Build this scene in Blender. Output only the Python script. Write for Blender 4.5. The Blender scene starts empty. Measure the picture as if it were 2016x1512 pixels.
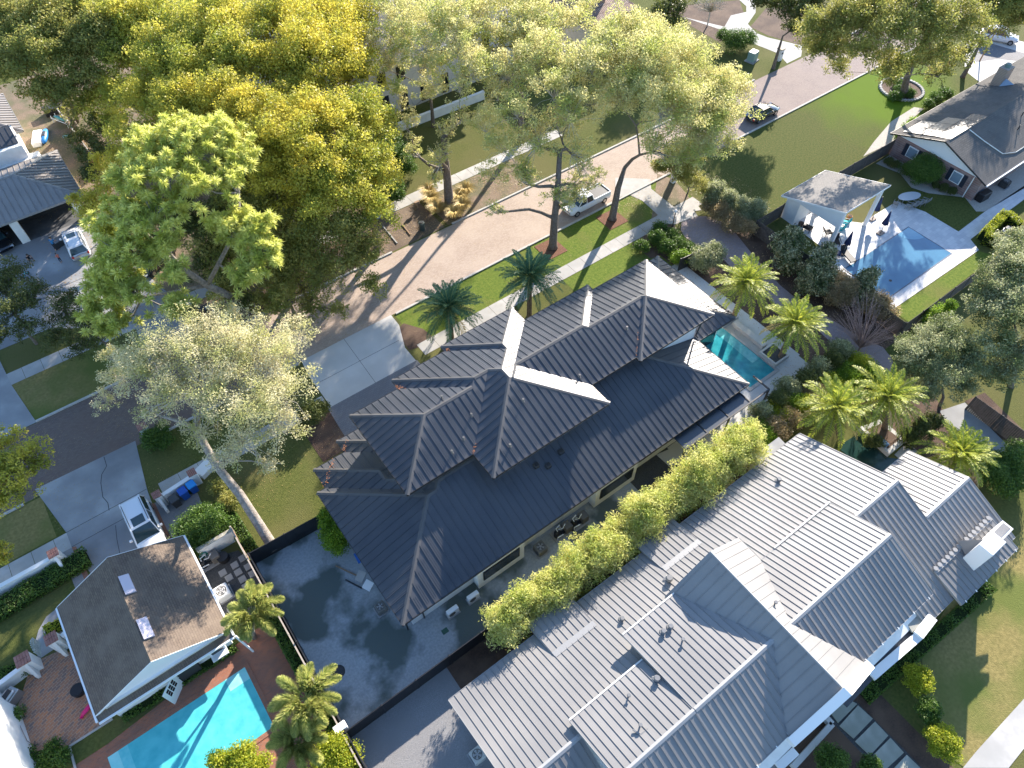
import bpy, bmesh, math, random
from mathutils import Vector, Matrix, Euler
R = math.radians
sc = bpy.context.scene
C = sc.collection
# ---------------------------------------------------------------- camera (a drone 50 m up)
HC = 50.0
PITCH, ROLL, YAW, FPX = R(52.83), R(-.58), R(36.02), 1400.0
_R0 = Matrix(((1,0,0),(0,math.sin(PITCH),-math.cos(PITCH)),(0,math.cos(PITCH),math.sin(PITCH))))
_Rr = Matrix(((math.cos(ROLL),-math.sin(ROLL),0),(math.sin(ROLL),math.cos(ROLL),0),(0,0,1)))
_Ry = Matrix(((math.cos(-YAW),-math.sin(-YAW),0),(math.sin(-YAW),math.cos(-YAW),0),(0,0,1)))
WM = _Ry @ _R0 @ _Rr
cam = bpy.data.cameras.new('camera'); camo = bpy.data.objects.new('camera', cam); C.objects.link(camo)
cam.sensor_width = 36; cam.lens = FPX/2016*36; cam.clip_start = 1; cam.clip_end = 2000
camo.matrix_world = Matrix.Translation((0,0,HC)) @ WM.to_4x4()
sc.camera = camo
# ---------------------------------------------------------------- sky, sun, exposure
SUN_EL, SUN_AZ = R(21), R(30)
w = bpy.data.worlds.new('World'); sc.world = w; w.use_nodes = True
nt = w.node_tree; sky = nt.nodes.new('ShaderNodeTexSky'); sky.sky_type = 'NISHITA'
sky.sun_disc = False; sky.sun_elevation = SUN_EL; sky.sun_rotation = math.pi/2 - SUN_AZ
sky.air_density = 1.0; sky.dust_density = .3; sky.ozone_density = 3.2
nt.links.new(sky.outputs[0], nt.nodes['Background'].inputs[0]); nt.nodes['Background'].inputs[1].default_value = .125
sl = bpy.data.lights.new('sun', 'SUN'); sl.energy = 5.0; sl.angle = R(.55); sl.color = (1, .90, .78)
so = bpy.data.objects.new('sun', sl); C.objects.link(so)
sd = Vector((math.cos(SUN_EL)*math.cos(SUN_AZ), math.cos(SUN_EL)*math.sin(SUN_AZ), math.sin(SUN_EL)))
so.rotation_euler = sd.to_track_quat('Z','Y').to_euler()
sc.view_settings.view_transform = 'Standard'; sc.view_settings.look = 'None'
sc.view_settings.exposure = 1.66; sc.view_settings.gamma = 1; sc.view_settings.use_curve_mapping = False
sc.cycles.max_bounces = 6; sc.cycles.diffuse_bounces = 3; sc.cycles.transparent_max_bounces = 6

# ---------------------------------------------------------------- photo coordinates -> places on a level plane
OR = {'a1':(0,0),'a2':(500,0),'a3':(1000,0),'a4':(1466,0),'b1':(0,370),'b2':(500,370),'b3':(1000,370),'b4':(1466,370),
      'c1':(0,740),'c2':(500,740),'c3':(1000,740),'c4':(1466,740),'d1':(0,1092),'d2':(500,1092),'d3':(1000,1092),'d4':(1466,1092)}
def g(px, py, z=0.0):
    d = WM @ Vector(((px-1008)/FPX, -(py-756)/FPX, -1))
    t = (z-HC)/d.z
    return (d.x*t, d.y*t)
def gz(r, x, y, z=0.0):
    if r == 'p': return g(x, y, z)
    o = OR[r]; return g(o[0]+x/3.6, o[1]+y/3.6, z)
def gl(r, pts, z=0.0): return [gz(r, x, y, z) for x, y in pts]

# ---------------------------------------------------------------- materials
MATS = {}
def mat(name, c, c2=None, scale=3., rough=.7, metal=0., spec=.5, bump=0., bscale=None, detail=4, kind='noise', c3=None, scale3=.3,
        coord='Object', lo=.35, hi=.65, lo3=.4, hi3=.6, emit=0, coat=0, rand=0):
    if name in MATS: return MATS[name]
    m = bpy.data.materials.new(name); MATS[name] = m; m.use_nodes = True
    n = m.node_tree.nodes; l = m.node_tree.links; b = n['Principled BSDF']
    b.inputs['Roughness'].default_value = rough; b.inputs['Metallic'].default_value = metal
    b.inputs['Specular IOR Level'].default_value = spec; b.inputs['Coat Weight'].default_value = coat
    col = lambda v: (v[0], v[1], v[2], 1)
    b.inputs['Base Color'].default_value = col(c)
    tc = n.new('ShaderNodeTexCoord'); out = tc.outputs[coord]
    last = None
    def noise(s, d=detail):
        t = n.new('ShaderNodeTexNoise'); t.inputs['Scale'].default_value = s; t.inputs['Detail'].default_value = d
        l.new(out, t.inputs['Vector']); return t.outputs['Fac']
    def ramp(f, a, bb, lo, hi):
        r = n.new('ShaderNodeValToRGB'); r.color_ramp.elements[0].position = lo; r.color_ramp.elements[1].position = hi
        l.new(f, r.inputs[0])
        if a is not None: r.color_ramp.elements[0].color = col(a); r.color_ramp.elements[1].color = col(bb)
        return r.outputs[0]
    if c2 is not None:
        last = ramp(noise(scale), c, c2, lo, hi)
        if c3 is not None:
            fac = ramp(noise(scale3, 5), None, None, lo3, hi3)
            mx = n.new('ShaderNodeMix'); mx.data_type = 'RGBA'
            l.new(fac, mx.inputs[0]); l.new(last, mx.inputs[6]); mx.inputs[7].default_value = col(c3); last = mx.outputs[2]
        l.new(last, b.inputs['Base Color'])
    if bump:
        bn = n.new('ShaderNodeBump'); bn.inputs['Strength'].default_value = bump; bn.inputs['Distance'].default_value = .05
        l.new(noise(bscale or scale*3), bn.inputs['Height']); l.new(bn.outputs[0], b.inputs['Normal'])
    if emit: b.inputs['Emission Color'].default_value = col(c); b.inputs['Emission Strength'].default_value = emit
    return m
def brickmat(name, c1, c2, mortar, bw=.4, bh=.2, rough=.8, rot=0., ms=.012, c3=None, spec=.3, scale3=.4, vary=.5):
    if name in MATS: return MATS[name]
    m = bpy.data.materials.new(name); MATS[name] = m; m.use_nodes = True
    n = m.node_tree.nodes; l = m.node_tree.links; b = n['Principled BSDF']
    b.inputs['Roughness'].default_value = rough; b.inputs['Specular IOR Level'].default_value = spec
    tc = n.new('ShaderNodeTexCoord'); mp = n.new('ShaderNodeMapping'); mp.inputs['Rotation'].default_value = (0,0,rot) if not isinstance(rot, tuple) else rot
    l.new(tc.outputs['Object'], mp.inputs[0])
    t = n.new('ShaderNodeTexBrick'); l.new(mp.outputs[0], t.inputs['Vector'])
    t.inputs['Scale'].default_value = 1; t.inputs['Brick Width'].default_value = bw; t.inputs['Row Height'].default_value = bh
    t.inputs['Mortar Size'].default_value = ms; t.inputs['Mortar Smooth'].default_value = .3
    t.inputs['Color1'].default_value = (*c1, 1); t.inputs['Color2'].default_value = (*c2, 1); t.inputs['Mortar'].default_value = (*mortar, 1)
    nz = n.new('ShaderNodeTexNoise'); nz.inputs['Scale'].default_value = scale3; nz.inputs['Detail'].default_value = 6
    l.new(tc.outputs['Object'], nz.inputs['Vector'])
    mx = n.new('ShaderNodeMix'); mx.data_type = 'RGBA'
    rp = n.new('ShaderNodeValToRGB'); rp.color_ramp.elements[0].position = .4; rp.color_ramp.elements[1].position = .68
    rp.color_ramp.elements[1].color = (vary, vary, vary, 1)
    l.new(nz.outputs['Fac'], rp.inputs[0]); l.new(rp.outputs[0], mx.inputs[0]); l.new(t.outputs['Color'], mx.inputs[6])
    mx.inputs[7].default_value = (*(c3 or mortar), 1)
    l.new(mx.outputs[2], b.inputs['Base Color'])
    bn = n.new('ShaderNodeBump'); bn.inputs['Strength'].default_value = .3; bn.inputs['Distance'].default_value = .02
    l.new(t.outputs['Fac'], bn.inputs['Height']); bn.invert = True; l.new(bn.outputs[0], b.inputs['Normal'])
    return m
def leafmat(name, a, b_, c_=None, trans=.45, rough=.5, hueclump=.7, cl=None):
    """a..b_ vary per leaf, whole clumps drift towards c_"""
    if name in MATS: return MATS[name]
    m = bpy.data.materials.new(name); MATS[name] = m; m.use_nodes = True
    n = m.node_tree.nodes; l = m.node_tree.links; p = n['Principled BSDF']
    ge = n.new('ShaderNodeNewGeometry'); rp = n.new('ShaderNodeValToRGB')
    rp.color_ramp.elements[0].color = (*a, 1); rp.color_ramp.elements[1].color = (*b_, 1)
    l.new(ge.outputs['Random Per Island'], rp.inputs[0]); last = rp.outputs[0]
    if c_ is not None:
        tc = n.new('ShaderNodeTexCoord'); nz = n.new('ShaderNodeTexNoise'); nz.inputs['Scale'].default_value = cl or hueclump; nz.inputs['Detail'].default_value = 2
        l.new(tc.outputs['Object'], nz.inputs['Vector'])
        r2 = n.new('ShaderNodeValToRGB'); r2.color_ramp.elements[0].position = .42; r2.color_ramp.elements[1].position = .62
        l.new(nz.outputs['Fac'], r2.inputs[0])
        mx = n.new('ShaderNodeMix'); mx.data_type = 'RGBA'; l.new(r2.outputs[0], mx.inputs[0]); l.new(last, mx.inputs[6]); mx.inputs[7].default_value = (*c_, 1)
        last = mx.outputs[2]
    l.new(last, p.inputs['Base Color']); p.inputs['Roughness'].default_value = rough; p.inputs['Specular IOR Level'].default_value = .35
    tr = n.new('ShaderNodeBsdfTranslucent'); l.new(last, tr.inputs['Color'])
    ms = n.new('ShaderNodeMixShader'); ms.inputs[0].default_value = trans
    l.new(p.outputs[0], ms.inputs[1]); l.new(tr.outputs[0], ms.inputs[2]); l.new(ms.outputs[0], n['Material Output'].inputs[0])
    return m

# ---------------------------------------------------------------- object helpers
def tag(o, label=None, cat=None, group=None, kind=None):
    if label: o['label'] = label
    if cat: o['category'] = cat
    if group: o['group'] = group
    if kind: o['kind'] = kind
    return o
def thing(name, label, cat, loc=(0,0,0), rz=0., group=None):
    o = bpy.data.objects.new(name, None); C.objects.link(o); o.empty_display_size = .2
    o.location = (loc[0], loc[1], loc[2] if len(loc) > 2 else 0); o.rotation_euler = (0,0,rz)
    return tag(o, label, cat, group)
def orig(o):
    v = Vector((0,0,0))
    while o is not None: v = v + Vector(o.location); o = o.parent
    return v
class MB:
    def __init__(s): s.v=[]; s.f=[]; s.m=[]; s.cur=0
    def add(s, vs, fs, mi=None):
        k=len(s.v); s.v += [tuple(v) for v in vs]; s.f += [tuple(i+k for i in f) for f in fs]; s.m += [s.cur if mi is None else mi]*len(fs); return s
    def box(s, x0,y0,z0,x1,y1,z1, mi=None):
        s.add([(x0,y0,z0),(x1,y0,z0),(x1,y1,z0),(x0,y1,z0),(x0,y0,z1),(x1,y0,z1),(x1,y1,z1),(x0,y1,z1)],
              [(0,3,2,1),(4,5,6,7),(0,1,5,4),(1,2,6,5),(2,3,7,6),(3,0,4,7)], mi); return s
    def bev(s, x0,y0,z0,x1,y1,z1, b=.03, mi=None):
        # box with chamfered top and corners
        a=[(x0+b,y0),(x1-b,y0),(x1,y0+b),(x1,y1-b),(x1-b,y1),(x0+b,y1),(x0,y1-b),(x0,y0+b)]
        cx,cy=(x0+x1)/2,(y0+y1)/2
        t=[(p[0]+(b if p[0]<cx else -b)*.8, p[1]+(b if p[1]<cy else -b)*.8) for p in a]
        vs=[(p[0],p[1],z0) for p in a]+[(p[0],p[1],z1-b) for p in a]+[(p[0],p[1],z1) for p in t]
        fs=[(i,(i+1)%8,(i+1)%8+8,i+8) for i in range(8)]+[(i+8,(i+1)%8+8,(i+1)%8+16,i+16) for i in range(8)]+[tuple(range(7,-1,-1)),tuple(range(16,24))]
        s.add(vs,fs,mi); return s
    def prism(s, pts, z0, z1, mi=None, mtop=None):
        n=len(pts); ar=sum(pts[i][0]*pts[(i+1)%n][1]-pts[(i+1)%n][0]*pts[i][1] for i in range(n))
        if ar<0: pts=pts[::-1]
        s.add([(p[0],p[1],z0) for p in pts]+[(p[0],p[1],z1) for p in pts],
              [(i,(i+1)%n,(i+1)%n+n,i+n) for i in range(n)]+[tuple(range(n-1,-1,-1))], mi)
        s.add([(p[0],p[1],z1) for p in pts],[tuple(range(n))], mtop if mtop is not None else mi); return s
    def yz(s, prof, x0, x1, mi=None):
        n=len(prof); s.add([(x0,p[0],p[1]) for p in prof]+[(x1,p[0],p[1]) for p in prof],
              [(i,(i+1)%n,(i+1)%n+n,i+n) for i in range(n)]+[tuple(range(n-1,-1,-1)),tuple(range(n,2*n))],mi); return s
    def xz(s, prof, y0, y1, mi=None):
        n=len(prof); s.add([(p[0],y0,p[1]) for p in prof]+[(p[0],y1,p[1]) for p in prof],
              [(i,(i+1)%n,(i+1)%n+n,i+n) for i in range(n)]+[tuple(range(n-1,-1,-1)),tuple(range(n,2*n))],mi); return s
    def bar(s, a, b, w, h=None, mi=None):
        a=Vector(a); b=Vector(b); h=h or w; d=(b-a).normalized(); u=Vector((0,0,1)) if abs(d.z)<.95 else Vector((1,0,0))
        x=d.cross(u).normalized()*w/2; y=x.normalized().cross(d)*h/2
        s.add([a-x-y,a+x-y,a+x+y,a-x+y,b-x-y,b+x-y,b+x+y,b-x+y],[(0,1,2,3),(7,6,5,4),(0,4,5,1),(1,5,6,2),(2,6,7,3),(3,7,4,0)],mi); return s
    def tube(s, pts, rs, n=8, mi=None, cap=True):
        pts=[Vector(p) for p in pts]
        if not isinstance(rs,(list,tuple)): rs=[rs]*len(pts)
        k=len(s.v); vs=[]; fs=[]; up=None
        for i,p in enumerate(pts):
            d=(pts[min(i+1,len(pts)-1)]-pts[max(i-1,0)])
            d=d.normalized() if d.length>1e-6 else Vector((0,0,1))
            if up is None: up=Vector((1,0,0)) if abs(d.x)<.9 else Vector((0,1,0))
            x=(up-d*up.dot(d)).normalized(); up=x; y=d.cross(x)
            for j in range(n):
                t=2*math.pi*j/n; vs.append(p+(x*math.cos(t)+y*math.sin(t))*rs[i])
        for i in range(len(pts)-1):
            for j in range(n): fs.append((i*n+j,i*n+(j+1)%n,(i+1)*n+(j+1)%n,(i+1)*n+j))
        if cap: fs += [tuple(range(n-1,-1,-1)), tuple((len(pts)-1)*n+j for j in range(n))]
        s.add(vs,fs,mi); return s
    def cyl(s, x,y,z0,z1,r,n=16,r2=None,mi=None): return s.tube([(x,y,z0),(x,y,z1)],[r,r if r2 is None else r2],n,mi)
    def build(s, name, mats, parent=None, smooth=False, loc=None):
        me=bpy.data.meshes.new(name)
        off = orig(parent) if parent is not None else Vector(loc or (0,0,0))
        me.from_pydata([(v[0]-off.x,v[1]-off.y,v[2]-off.z) for v in s.v],[],s.f)
        if not isinstance(mats,(list,tuple)): mats=[mats]
        for m in mats: me.materials.append(m)
        if len(mats)>1: me.polygons.foreach_set('material_index',s.m)
        if smooth: me.polygons.foreach_set('use_smooth',[True]*len(me.polygons))
        me.update(); o=bpy.data.objects.new(name,me); C.objects.link(o)
        if parent is not None: o.parent=parent
        else: o.location=off
        return o
def local(parent):   # context for parts built in a thing's own coordinates
    return None
def buildl(mb, name, mats, parent, smooth=False):
    """build in the parent's local coordinates (no offset)"""
    me=bpy.data.meshes.new(name); me.from_pydata(mb.v,[],mb.f)
    if not isinstance(mats,(list,tuple)): mats=[mats]
    for m in mats: me.materials.append(m)
    if len(mats)>1: me.polygons.foreach_set('material_index',mb.m)
    if smooth: me.polygons.foreach_set('use_smooth',[True]*len(me.polygons))
    me.update(); o=bpy.data.objects.new(name,me); C.objects.link(o); o.parent=parent; return o
def copy_tree(o, parent=None):
    c=o.copy(); C.objects.link(c); c.parent=parent
    for ch in o.children: copy_tree(ch,c)
    return c
def sheet(name, pts, m, lvl, kind='structure'):
    n=len(pts); ar=sum(pts[i][0]*pts[(i+1)%n][1]-pts[(i+1)%n][0]*pts[i][1] for i in range(n))
    if ar<0: pts=pts[::-1]
    me=bpy.data.meshes.new(name); me.from_pydata([(p[0],p[1],lvl*.005) for p in pts],[],[tuple(range(n))]); me.materials.append(m)
    o=bpy.data.objects.new(name,me); C.objects.link(o); o['kind']=kind; return o
def slab(name, pts, m, z0, z1, kind='structure'):
    o=MB().prism(pts,z0,z1).build(name,m); o['kind']=kind; return o

# ---------------------------------------------------------------- metal roofs with standing seams
def clip_cells(cells, a, b, c):
    out=[]
    for P in cells:
        d=[a*p[0]+b*p[1]-c for p in P]
        if max(d)<=1e-6 or min(d)>=-1e-6: out.append(P); continue
        A=[];B=[]
        for i in range(len(P)):
            p,q=P[i],P[(i+1)%len(P)]; dp,dq=d[i],d[(i+1)%len(P)]
            if dp>=-1e-6: A.append(p)
            if dp<=1e-6: B.append(p)
            if (dp>1e-6 and dq<-1e-6) or (dp<-1e-6 and dq>1e-6):
                t=dp/(dp-dq); x=(p[0]+(q[0]-p[0])*t,p[1]+(q[1]-p[1])*t); A.append(x);B.append(x)
        if len(A)>2: out.append(A)
        if len(B)>2: out.append(B)
    return out
def hip_faces(poly, z, s):
    """straight-skeleton hip roof over a right-angled outline: list of (plane polygon) cells"""
    xs=sorted(set(p[0] for p in poly)); ys=sorted(set(p[1] for p in poly)); n=len(poly)
    E=[(poly[i],poly[(i+1)%n]) for i in range(n)]
    def inside(x,y):
        c=False
        for (a,b) in E:
            if (a[1]>y)!=(b[1]>y) and x < (b[0]-a[0])*(y-a[1])/(b[1]-a[1])+a[0]: c=not c
        return c
    def dist(x,y):   # chebyshev distance to the outline, and the edge that gives it
        best=(1e9,None)
        for i,(a,b) in enumerate(E):
            dx=max(min(a[0],b[0])-x,0,x-max(a[0],b[0])); dy=max(min(a[1],b[1])-y,0,y-max(a[1],b[1])); d=max(dx,dy)
            if d<best[0]-1e-7: best=(d,i)
        return best
    cells=[]
    for i in range(len(xs)-1):
        for j in range(len(ys)-1):
            if inside((xs[i]+xs[i+1])/2,(ys[j]+ys[j+1])/2):
                cells.append([(xs[i],ys[j]),(xs[i+1],ys[j]),(xs[i+1],ys[j+1]),(xs[i],ys[j+1])])
    L=set()
    for p in poly:
        L.add((1,1,round(p[0]+p[1],5))); L.add((1,-1,round(p[0]-p[1],5)))
    for a in xs:
        for b in ys: L.add((1,1,round(a+b,5))); L.add((1,-1,round(a-b,5)))
    for A,kx in ((xs,1),(ys,0)):
        for i in range(len(A)):
            for j in range(i): L.add((kx,1-kx,round((A[i]+A[j])/2,5)))
    for a,b,c in L: cells=clip_cells(cells,a,b,c)
    bm=bmesh.new()
    for P in cells:
        try: bm.faces.new([bm.verts.new((x,y,z+s*dist(x,y)[0])) for x,y in P])
        except ValueError: pass
    bmesh.ops.remove_doubles(bm,verts=bm.verts,dist=.004)
    bmesh.ops.dissolve_limit(bm,angle_limit=R(1.0),verts=bm.verts,edges=bm.edges)
    bmesh.ops.recalc_face_normals(bm,faces=bm.faces)
    for f in bm.faces:
        if f.normal.z<0: f.normal_flip()
    return bm
def quads_bm(faces):
    bm=bmesh.new(); vs={}
    for P in faces:
        q=[]
        for p in P:
            k=tuple(round(c,3) for c in p)
            if k not in vs: vs[k]=bm.verts.new(k)
            q.append(vs[k])
        bm.faces.new(q)
    bm.normal_update()
    for f in bm.faces:
        if f.normal.z<0: f.normal_flip()
    bm.normal_update(); return bm
def roof(bm, name, m, parent, sp=.45, rh=.06, rw=.035, cap=.16, drop=.2, mcap=None, ribs=True, gap=.16, mf=None, skip=None, caph=.03, minor=0):
    """metal roof: panels, seams, ridge caps, fascia.  m panel material"""
    mb=MB(); bm.normal_update()
    faces=[(f,[v.co.copy() for v in f.verts],f.normal.copy()) for f in bm.faces]
    mb.cur=0
    for f,P,nn in faces:
        mb.add(P,[tuple(range(len(P)))])
        mb.add([p-Vector((0,0,drop*.8)) for p in P],[tuple(range(len(P)-1,-1,-1))],2)
    for e in bm.edges:
        if len(e.link_faces)==1:
            a,b=e.verts[0].co,e.verts[1].co; f=e.link_faces[0]
            ctr=f.calc_center_median(); d=(b-a).normalized(); o=Vector((d.y,-d.x,0)).normalized()
            if o.dot(a-ctr)<0: o=-o
            t=Vector((0,0,drop))
            q=[a+o*.03,b+o*.03]; z=Vector((0,0,.02))
            mb.add([a+z,b+z,q[1]+z,q[0]+z,a-t,b-t,q[1]-t,q[0]-t],[(0,1,2,3),(3,2,6,7),(4,7,6,5),(0,3,7,4),(1,5,6,2),(0,4,5,1)],2)
    if ribs:
        for f,P,nn in faces:
            gr=Vector((nn.x,nn.y,0))
            if gr.length<1e-3: continue
            gr.normalize(); sl=(gr-nn*gr.dot(nn)).normalized(); h=Vector((-gr.y,gr.x,0))
            us=[p.dot(h) for p in P]; k0=math.ceil(min(us)/sp+.02); k1=math.floor(max(us)/sp-.02)
            o=P[0]
            for k in range(k0,k1+1):
                u=k*sp; ts=[]
                for i in range(len(P)):
                    a,b=us[i],us[(i+1)%len(P)]
                    if (a>u)!=(b>u):
                        p=P[i]+(P[(i+1)%len(P)]-P[i])*((u-a)/(b-a)); ts.append(p.dot(sl))
                ts.sort(); base=(o-h*o.dot(h)-sl*o.dot(sl))+h*u
                for i in range(0,len(ts)-1,2):
                    t0,t1=ts[i]+gap,ts[i+1]-.01
                    if t1-t0<.15: continue
                    mb_rib(mb,base+sl*t0,base+sl*t1,h*rw/2,nn*rh)
                    for q in range(1,minor+1):
                        o_=h*(sp*q/(minor+1)); mb_rib(mb,base+o_+sl*(t0+.25),base+o_+sl*(t1-.25),h*.011,nn*.014) if t1-t0>1.2 else None
    if cap:
        for e in bm.edges:
            if len(e.link_faces)!=2: continue
            f1,f2=e.link_faces; a,b=e.verts[0].co,e.verts[1].co; d=(b-a).normalized()
            if f1.normal.dot(f2.normal)>.9995: continue
            c1=f1.normal.cross(d); 
            if c1.dot(f1.calc_center_median()-a)<0: c1=-c1
            convex = f2.normal.dot(c1)<0 and True
            convex = (c1.dot(f2.normal))<0
            if not convex: continue
            c2=f2.normal.cross(d)
            if c2.dot(f2.calc_center_median()-a)<0: c2=-c2
            up=(f1.normal+f2.normal).normalized()*(caph+.012)
            for c,nf in ((c1,f1.normal),(c2,f2.normal)):
                p0,p1=a+up,b+up; q0,q1=a+c*cap+nf*caph,b+c*cap+nf*caph; r0,r1=a+c*(cap+.01),b+c*(cap+.01)
                mb.add([p0,p1,q1,q0],[(0,1,2,3)],1); mb.add([q0,q1,r1,r0],[(0,1,2,3)],1)
    return mb.build(name,[m,mcap or m,mf or m],parent)
def mb_rib(mb,a,b,h,n):
    mb.add([a-h,a+h,a+h+n,a-h+n,b-h,b+h,b+h+n,b-h+n],[(0,4,7,3),(3,7,6,2),(2,6,5,1),(0,3,2,1),(4,5,6,7)],0)

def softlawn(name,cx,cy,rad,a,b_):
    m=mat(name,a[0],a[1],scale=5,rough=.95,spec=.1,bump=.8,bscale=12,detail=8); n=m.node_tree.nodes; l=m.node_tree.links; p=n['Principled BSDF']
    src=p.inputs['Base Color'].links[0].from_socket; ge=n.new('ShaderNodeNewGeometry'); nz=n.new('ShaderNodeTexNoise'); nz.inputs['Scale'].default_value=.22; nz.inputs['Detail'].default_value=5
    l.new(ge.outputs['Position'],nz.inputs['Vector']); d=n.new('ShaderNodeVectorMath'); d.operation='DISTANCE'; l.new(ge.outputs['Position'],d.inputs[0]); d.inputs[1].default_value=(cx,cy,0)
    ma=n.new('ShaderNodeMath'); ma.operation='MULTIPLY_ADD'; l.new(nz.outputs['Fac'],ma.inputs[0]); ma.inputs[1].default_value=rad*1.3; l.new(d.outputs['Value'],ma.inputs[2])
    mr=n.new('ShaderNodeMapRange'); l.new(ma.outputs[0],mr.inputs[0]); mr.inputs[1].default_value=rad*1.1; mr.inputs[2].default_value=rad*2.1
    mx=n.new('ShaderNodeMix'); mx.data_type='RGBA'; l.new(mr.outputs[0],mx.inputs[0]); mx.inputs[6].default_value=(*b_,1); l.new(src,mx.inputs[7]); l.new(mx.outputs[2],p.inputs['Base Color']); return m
# ================================================================ materials used all over
M_white = mat('white_stucco',(.72,.71,.68),(.8,.79,.76),scale=1.5,rough=.8,bump=.1,bscale=30)
M_whitep = mat('white_paint',(.8,.8,.79),rough=.45)
M_black = mat('black_metal',(.012,.012,.014),(.02,.02,.022),scale=2,rough=.45)
M_dark = mat('dark_grey',(.03,.03,.032),rough=.6)
M_glass = mat('window_glass',(.015,.02,.025),rough=.04,spec=.8)
M_seam1 = mat('charcoal_standing_seam',(.040,.045,.055),(.052,.056,.066),scale=.7,rough=.47,spec=.6,c3=(.068,.07,.077),scale3=.25,bump=.05,bscale=2)
M_seam1c = mat('charcoal_ridge_cap',(.08,.077,.076),(.1,.095,.092),scale=1,rough=.5,spec=.5)
M_seam2 = mat('slate_grey_standing_seam',(.225,.218,.212),(.25,.243,.236),scale=.5,rough=.5,spec=.35,c3=(.2,.196,.194),scale3=.2)
M_seam2c = mat('slate_ridge_cap',(.27,.27,.27),(.3,.3,.3),scale=1,rough=.5,spec=.7)
M_fascia = mat('dark_bronze_gutter',(.03,.028,.028),rough=.4)
M_conc = mat('pale_concrete',(.52,.51,.485),(.6,.585,.56),scale=.5,rough=.85,c3=(.46,.45,.43),scale3=.12,bump=.1,bscale=25)
M_concg = mat('grey_worn_concrete',(.31,.31,.31),(.38,.38,.375),scale=.9,rough=.88,c3=(.22,.22,.225),scale3=.18,bump=.1,bscale=25)
M_walk = mat('sidewalk_concrete',(.40,.385,.36),(.5,.48,.455),scale=1.4,rough=.9,c3=(.36,.35,.33),scale3=.2)
M_grass = mat('lawn_grass',(.07,.085,.022),(.115,.125,.035),scale=5,rough=.95,spec=.1,c3=(.125,.12,.045),scale3=.13,bump=.8,bscale=12,detail=8,lo3=.42,hi3=.62)
M_grassb = mat('lush_green_grass',(.09,.14,.022),(.15,.19,.034),scale=4,rough=.95,spec=.1,c3=(.15,.155,.045),scale3=.25,bump=.8,bscale=12,detail=8,lo3=.5,hi3=.7)
M_grassd = mat('dry_winter_grass',(.19,.16,.06),(.27,.22,.085),scale=4,rough=.95,spec=.1,c3=(.13,.15,.04),scale3=.22,bump=.6,bscale=12,detail=8)
M_earth = mat('mulch_earth',(.05,.03,.022),(.09,.05,.035),scale=9,rough=.95,c3=(.12,.075,.05),scale3=.5,bump=.8,bscale=20)
M_mulch = mat('red_brown_mulch',(.13,.055,.03),(.2,.09,.05),scale=12,rough=.95,bump=.8,bscale=30)
M_leafl = mat('leaf_litter',(.17,.115,.075),(.27,.2,.14),scale=10,rough=.95,c3=(.13,.12,.06),scale3=.5,bump=.8,bscale=25)
M_dirt = mat('bare_brown_dirt',(.16,.115,.08),(.22,.165,.115),scale=5,rough=.95,c3=(.12,.085,.06),scale3=.4)
M_gravel = mat('grey_gravel',(.2,.2,.2),(.31,.305,.31),scale=26,rough=.95,c3=(.24,.235,.235),scale3=.3,bump=.8,bscale=40)
M_gravd = mat('dark_gravel',(.035,.037,.04),(.08,.085,.09),scale=22,rough=.9,bump=.8,bscale=30)
M_turf = mat('packed_grey_fill_with_dark_moss',(.27,.29,.30),(.34,.36,.37),scale=6,rough=.95,c3=(.09,.112,.105),scale3=.16,lo3=.47,hi3=.53,detail=9,bump=.4,bscale=12)
M_road = brickmat('brown_brick_road',(.36,.28,.225),(.45,.36,.295),(.28,.21,.17),bw=.22,bh=.11,rough=.9,c3=(.48,.39,.32),scale3=.25,ms=.01,vary=.6)
M_brickp = brickmat('red_brick_paving',(.40,.135,.065),(.26,.10,.06),(.25,.19,.15),bw=.24,bh=.12,rough=.85,ms=.012,c3=(.2,.13,.1),scale3=.7,vary=.45)
M_brickt = brickmat('patterned_terracotta_paving',(.46,.2,.10),(.17,.13,.12),(.38,.27,.19),bw=.36,bh=.18,rough=.85,ms=.02,rot=R(-20),vary=.2)
M_paver = brickmat('white_grey_travertine_pavers',(.62,.61,.61),(.48,.48,.5),(.42,.42,.43),bw=.6,bh=.4,rough=.6,ms=.012,c3=(.7,.69,.67),scale3=.5,vary=.5)
M_paveg = brickmat('grey_drive_pavers',(.17,.17,.185),(.2,.2,.21),(.13,.13,.14),bw=.3,bh=.2,rough=.8,vary=.4)
M_pavep = brickmat('mauve_brick_path',(.3,.235,.225),(.36,.29,.28),(.24,.19,.19),bw=.24,bh=.12,rough=.85,vary=.4)
M_curb = mat('curb_concrete',(.42,.4,.37),(.5,.48,.44),scale=2,rough=.9)

# ================================================================ ground
sheet('ground',[(-260,-160),(320,-160),(320,420),(-260,420)],M_grass,0)
YN,YF=44.15,51.55
slab('road',[(-80,YN),(170,YN),(170,YF),(-80,YF)],M_road,-.3,.006)
# kerbs are real steps; dropped where drives meet the road
def kerb(name,x0,x1,y0,y1,h=.12): slab(name,[(x0,y0),(x1,y0),(x1,y1),(x0,y1)],M_curb,-.05,h)
for x0,x1 in ((-80,-15.5),(-6.0,8.2),(18.4,54.5),(62.5,170)): kerb('kerb',x0,x1,YN-.22,YN-.02)
for x0,x1 in ((-80,-24),(-12.6,-3.2),(3.0,22.5),(29.9,77),(89,170)): kerb('kerb',x0,x1,YF+.02,YF+.22)
def rect(name,x0,y0,x1,y1,m,l): return sheet(name,[(x0,y0),(x1,y0),(x1,y1),(x0,y1)],m,l)
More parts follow.
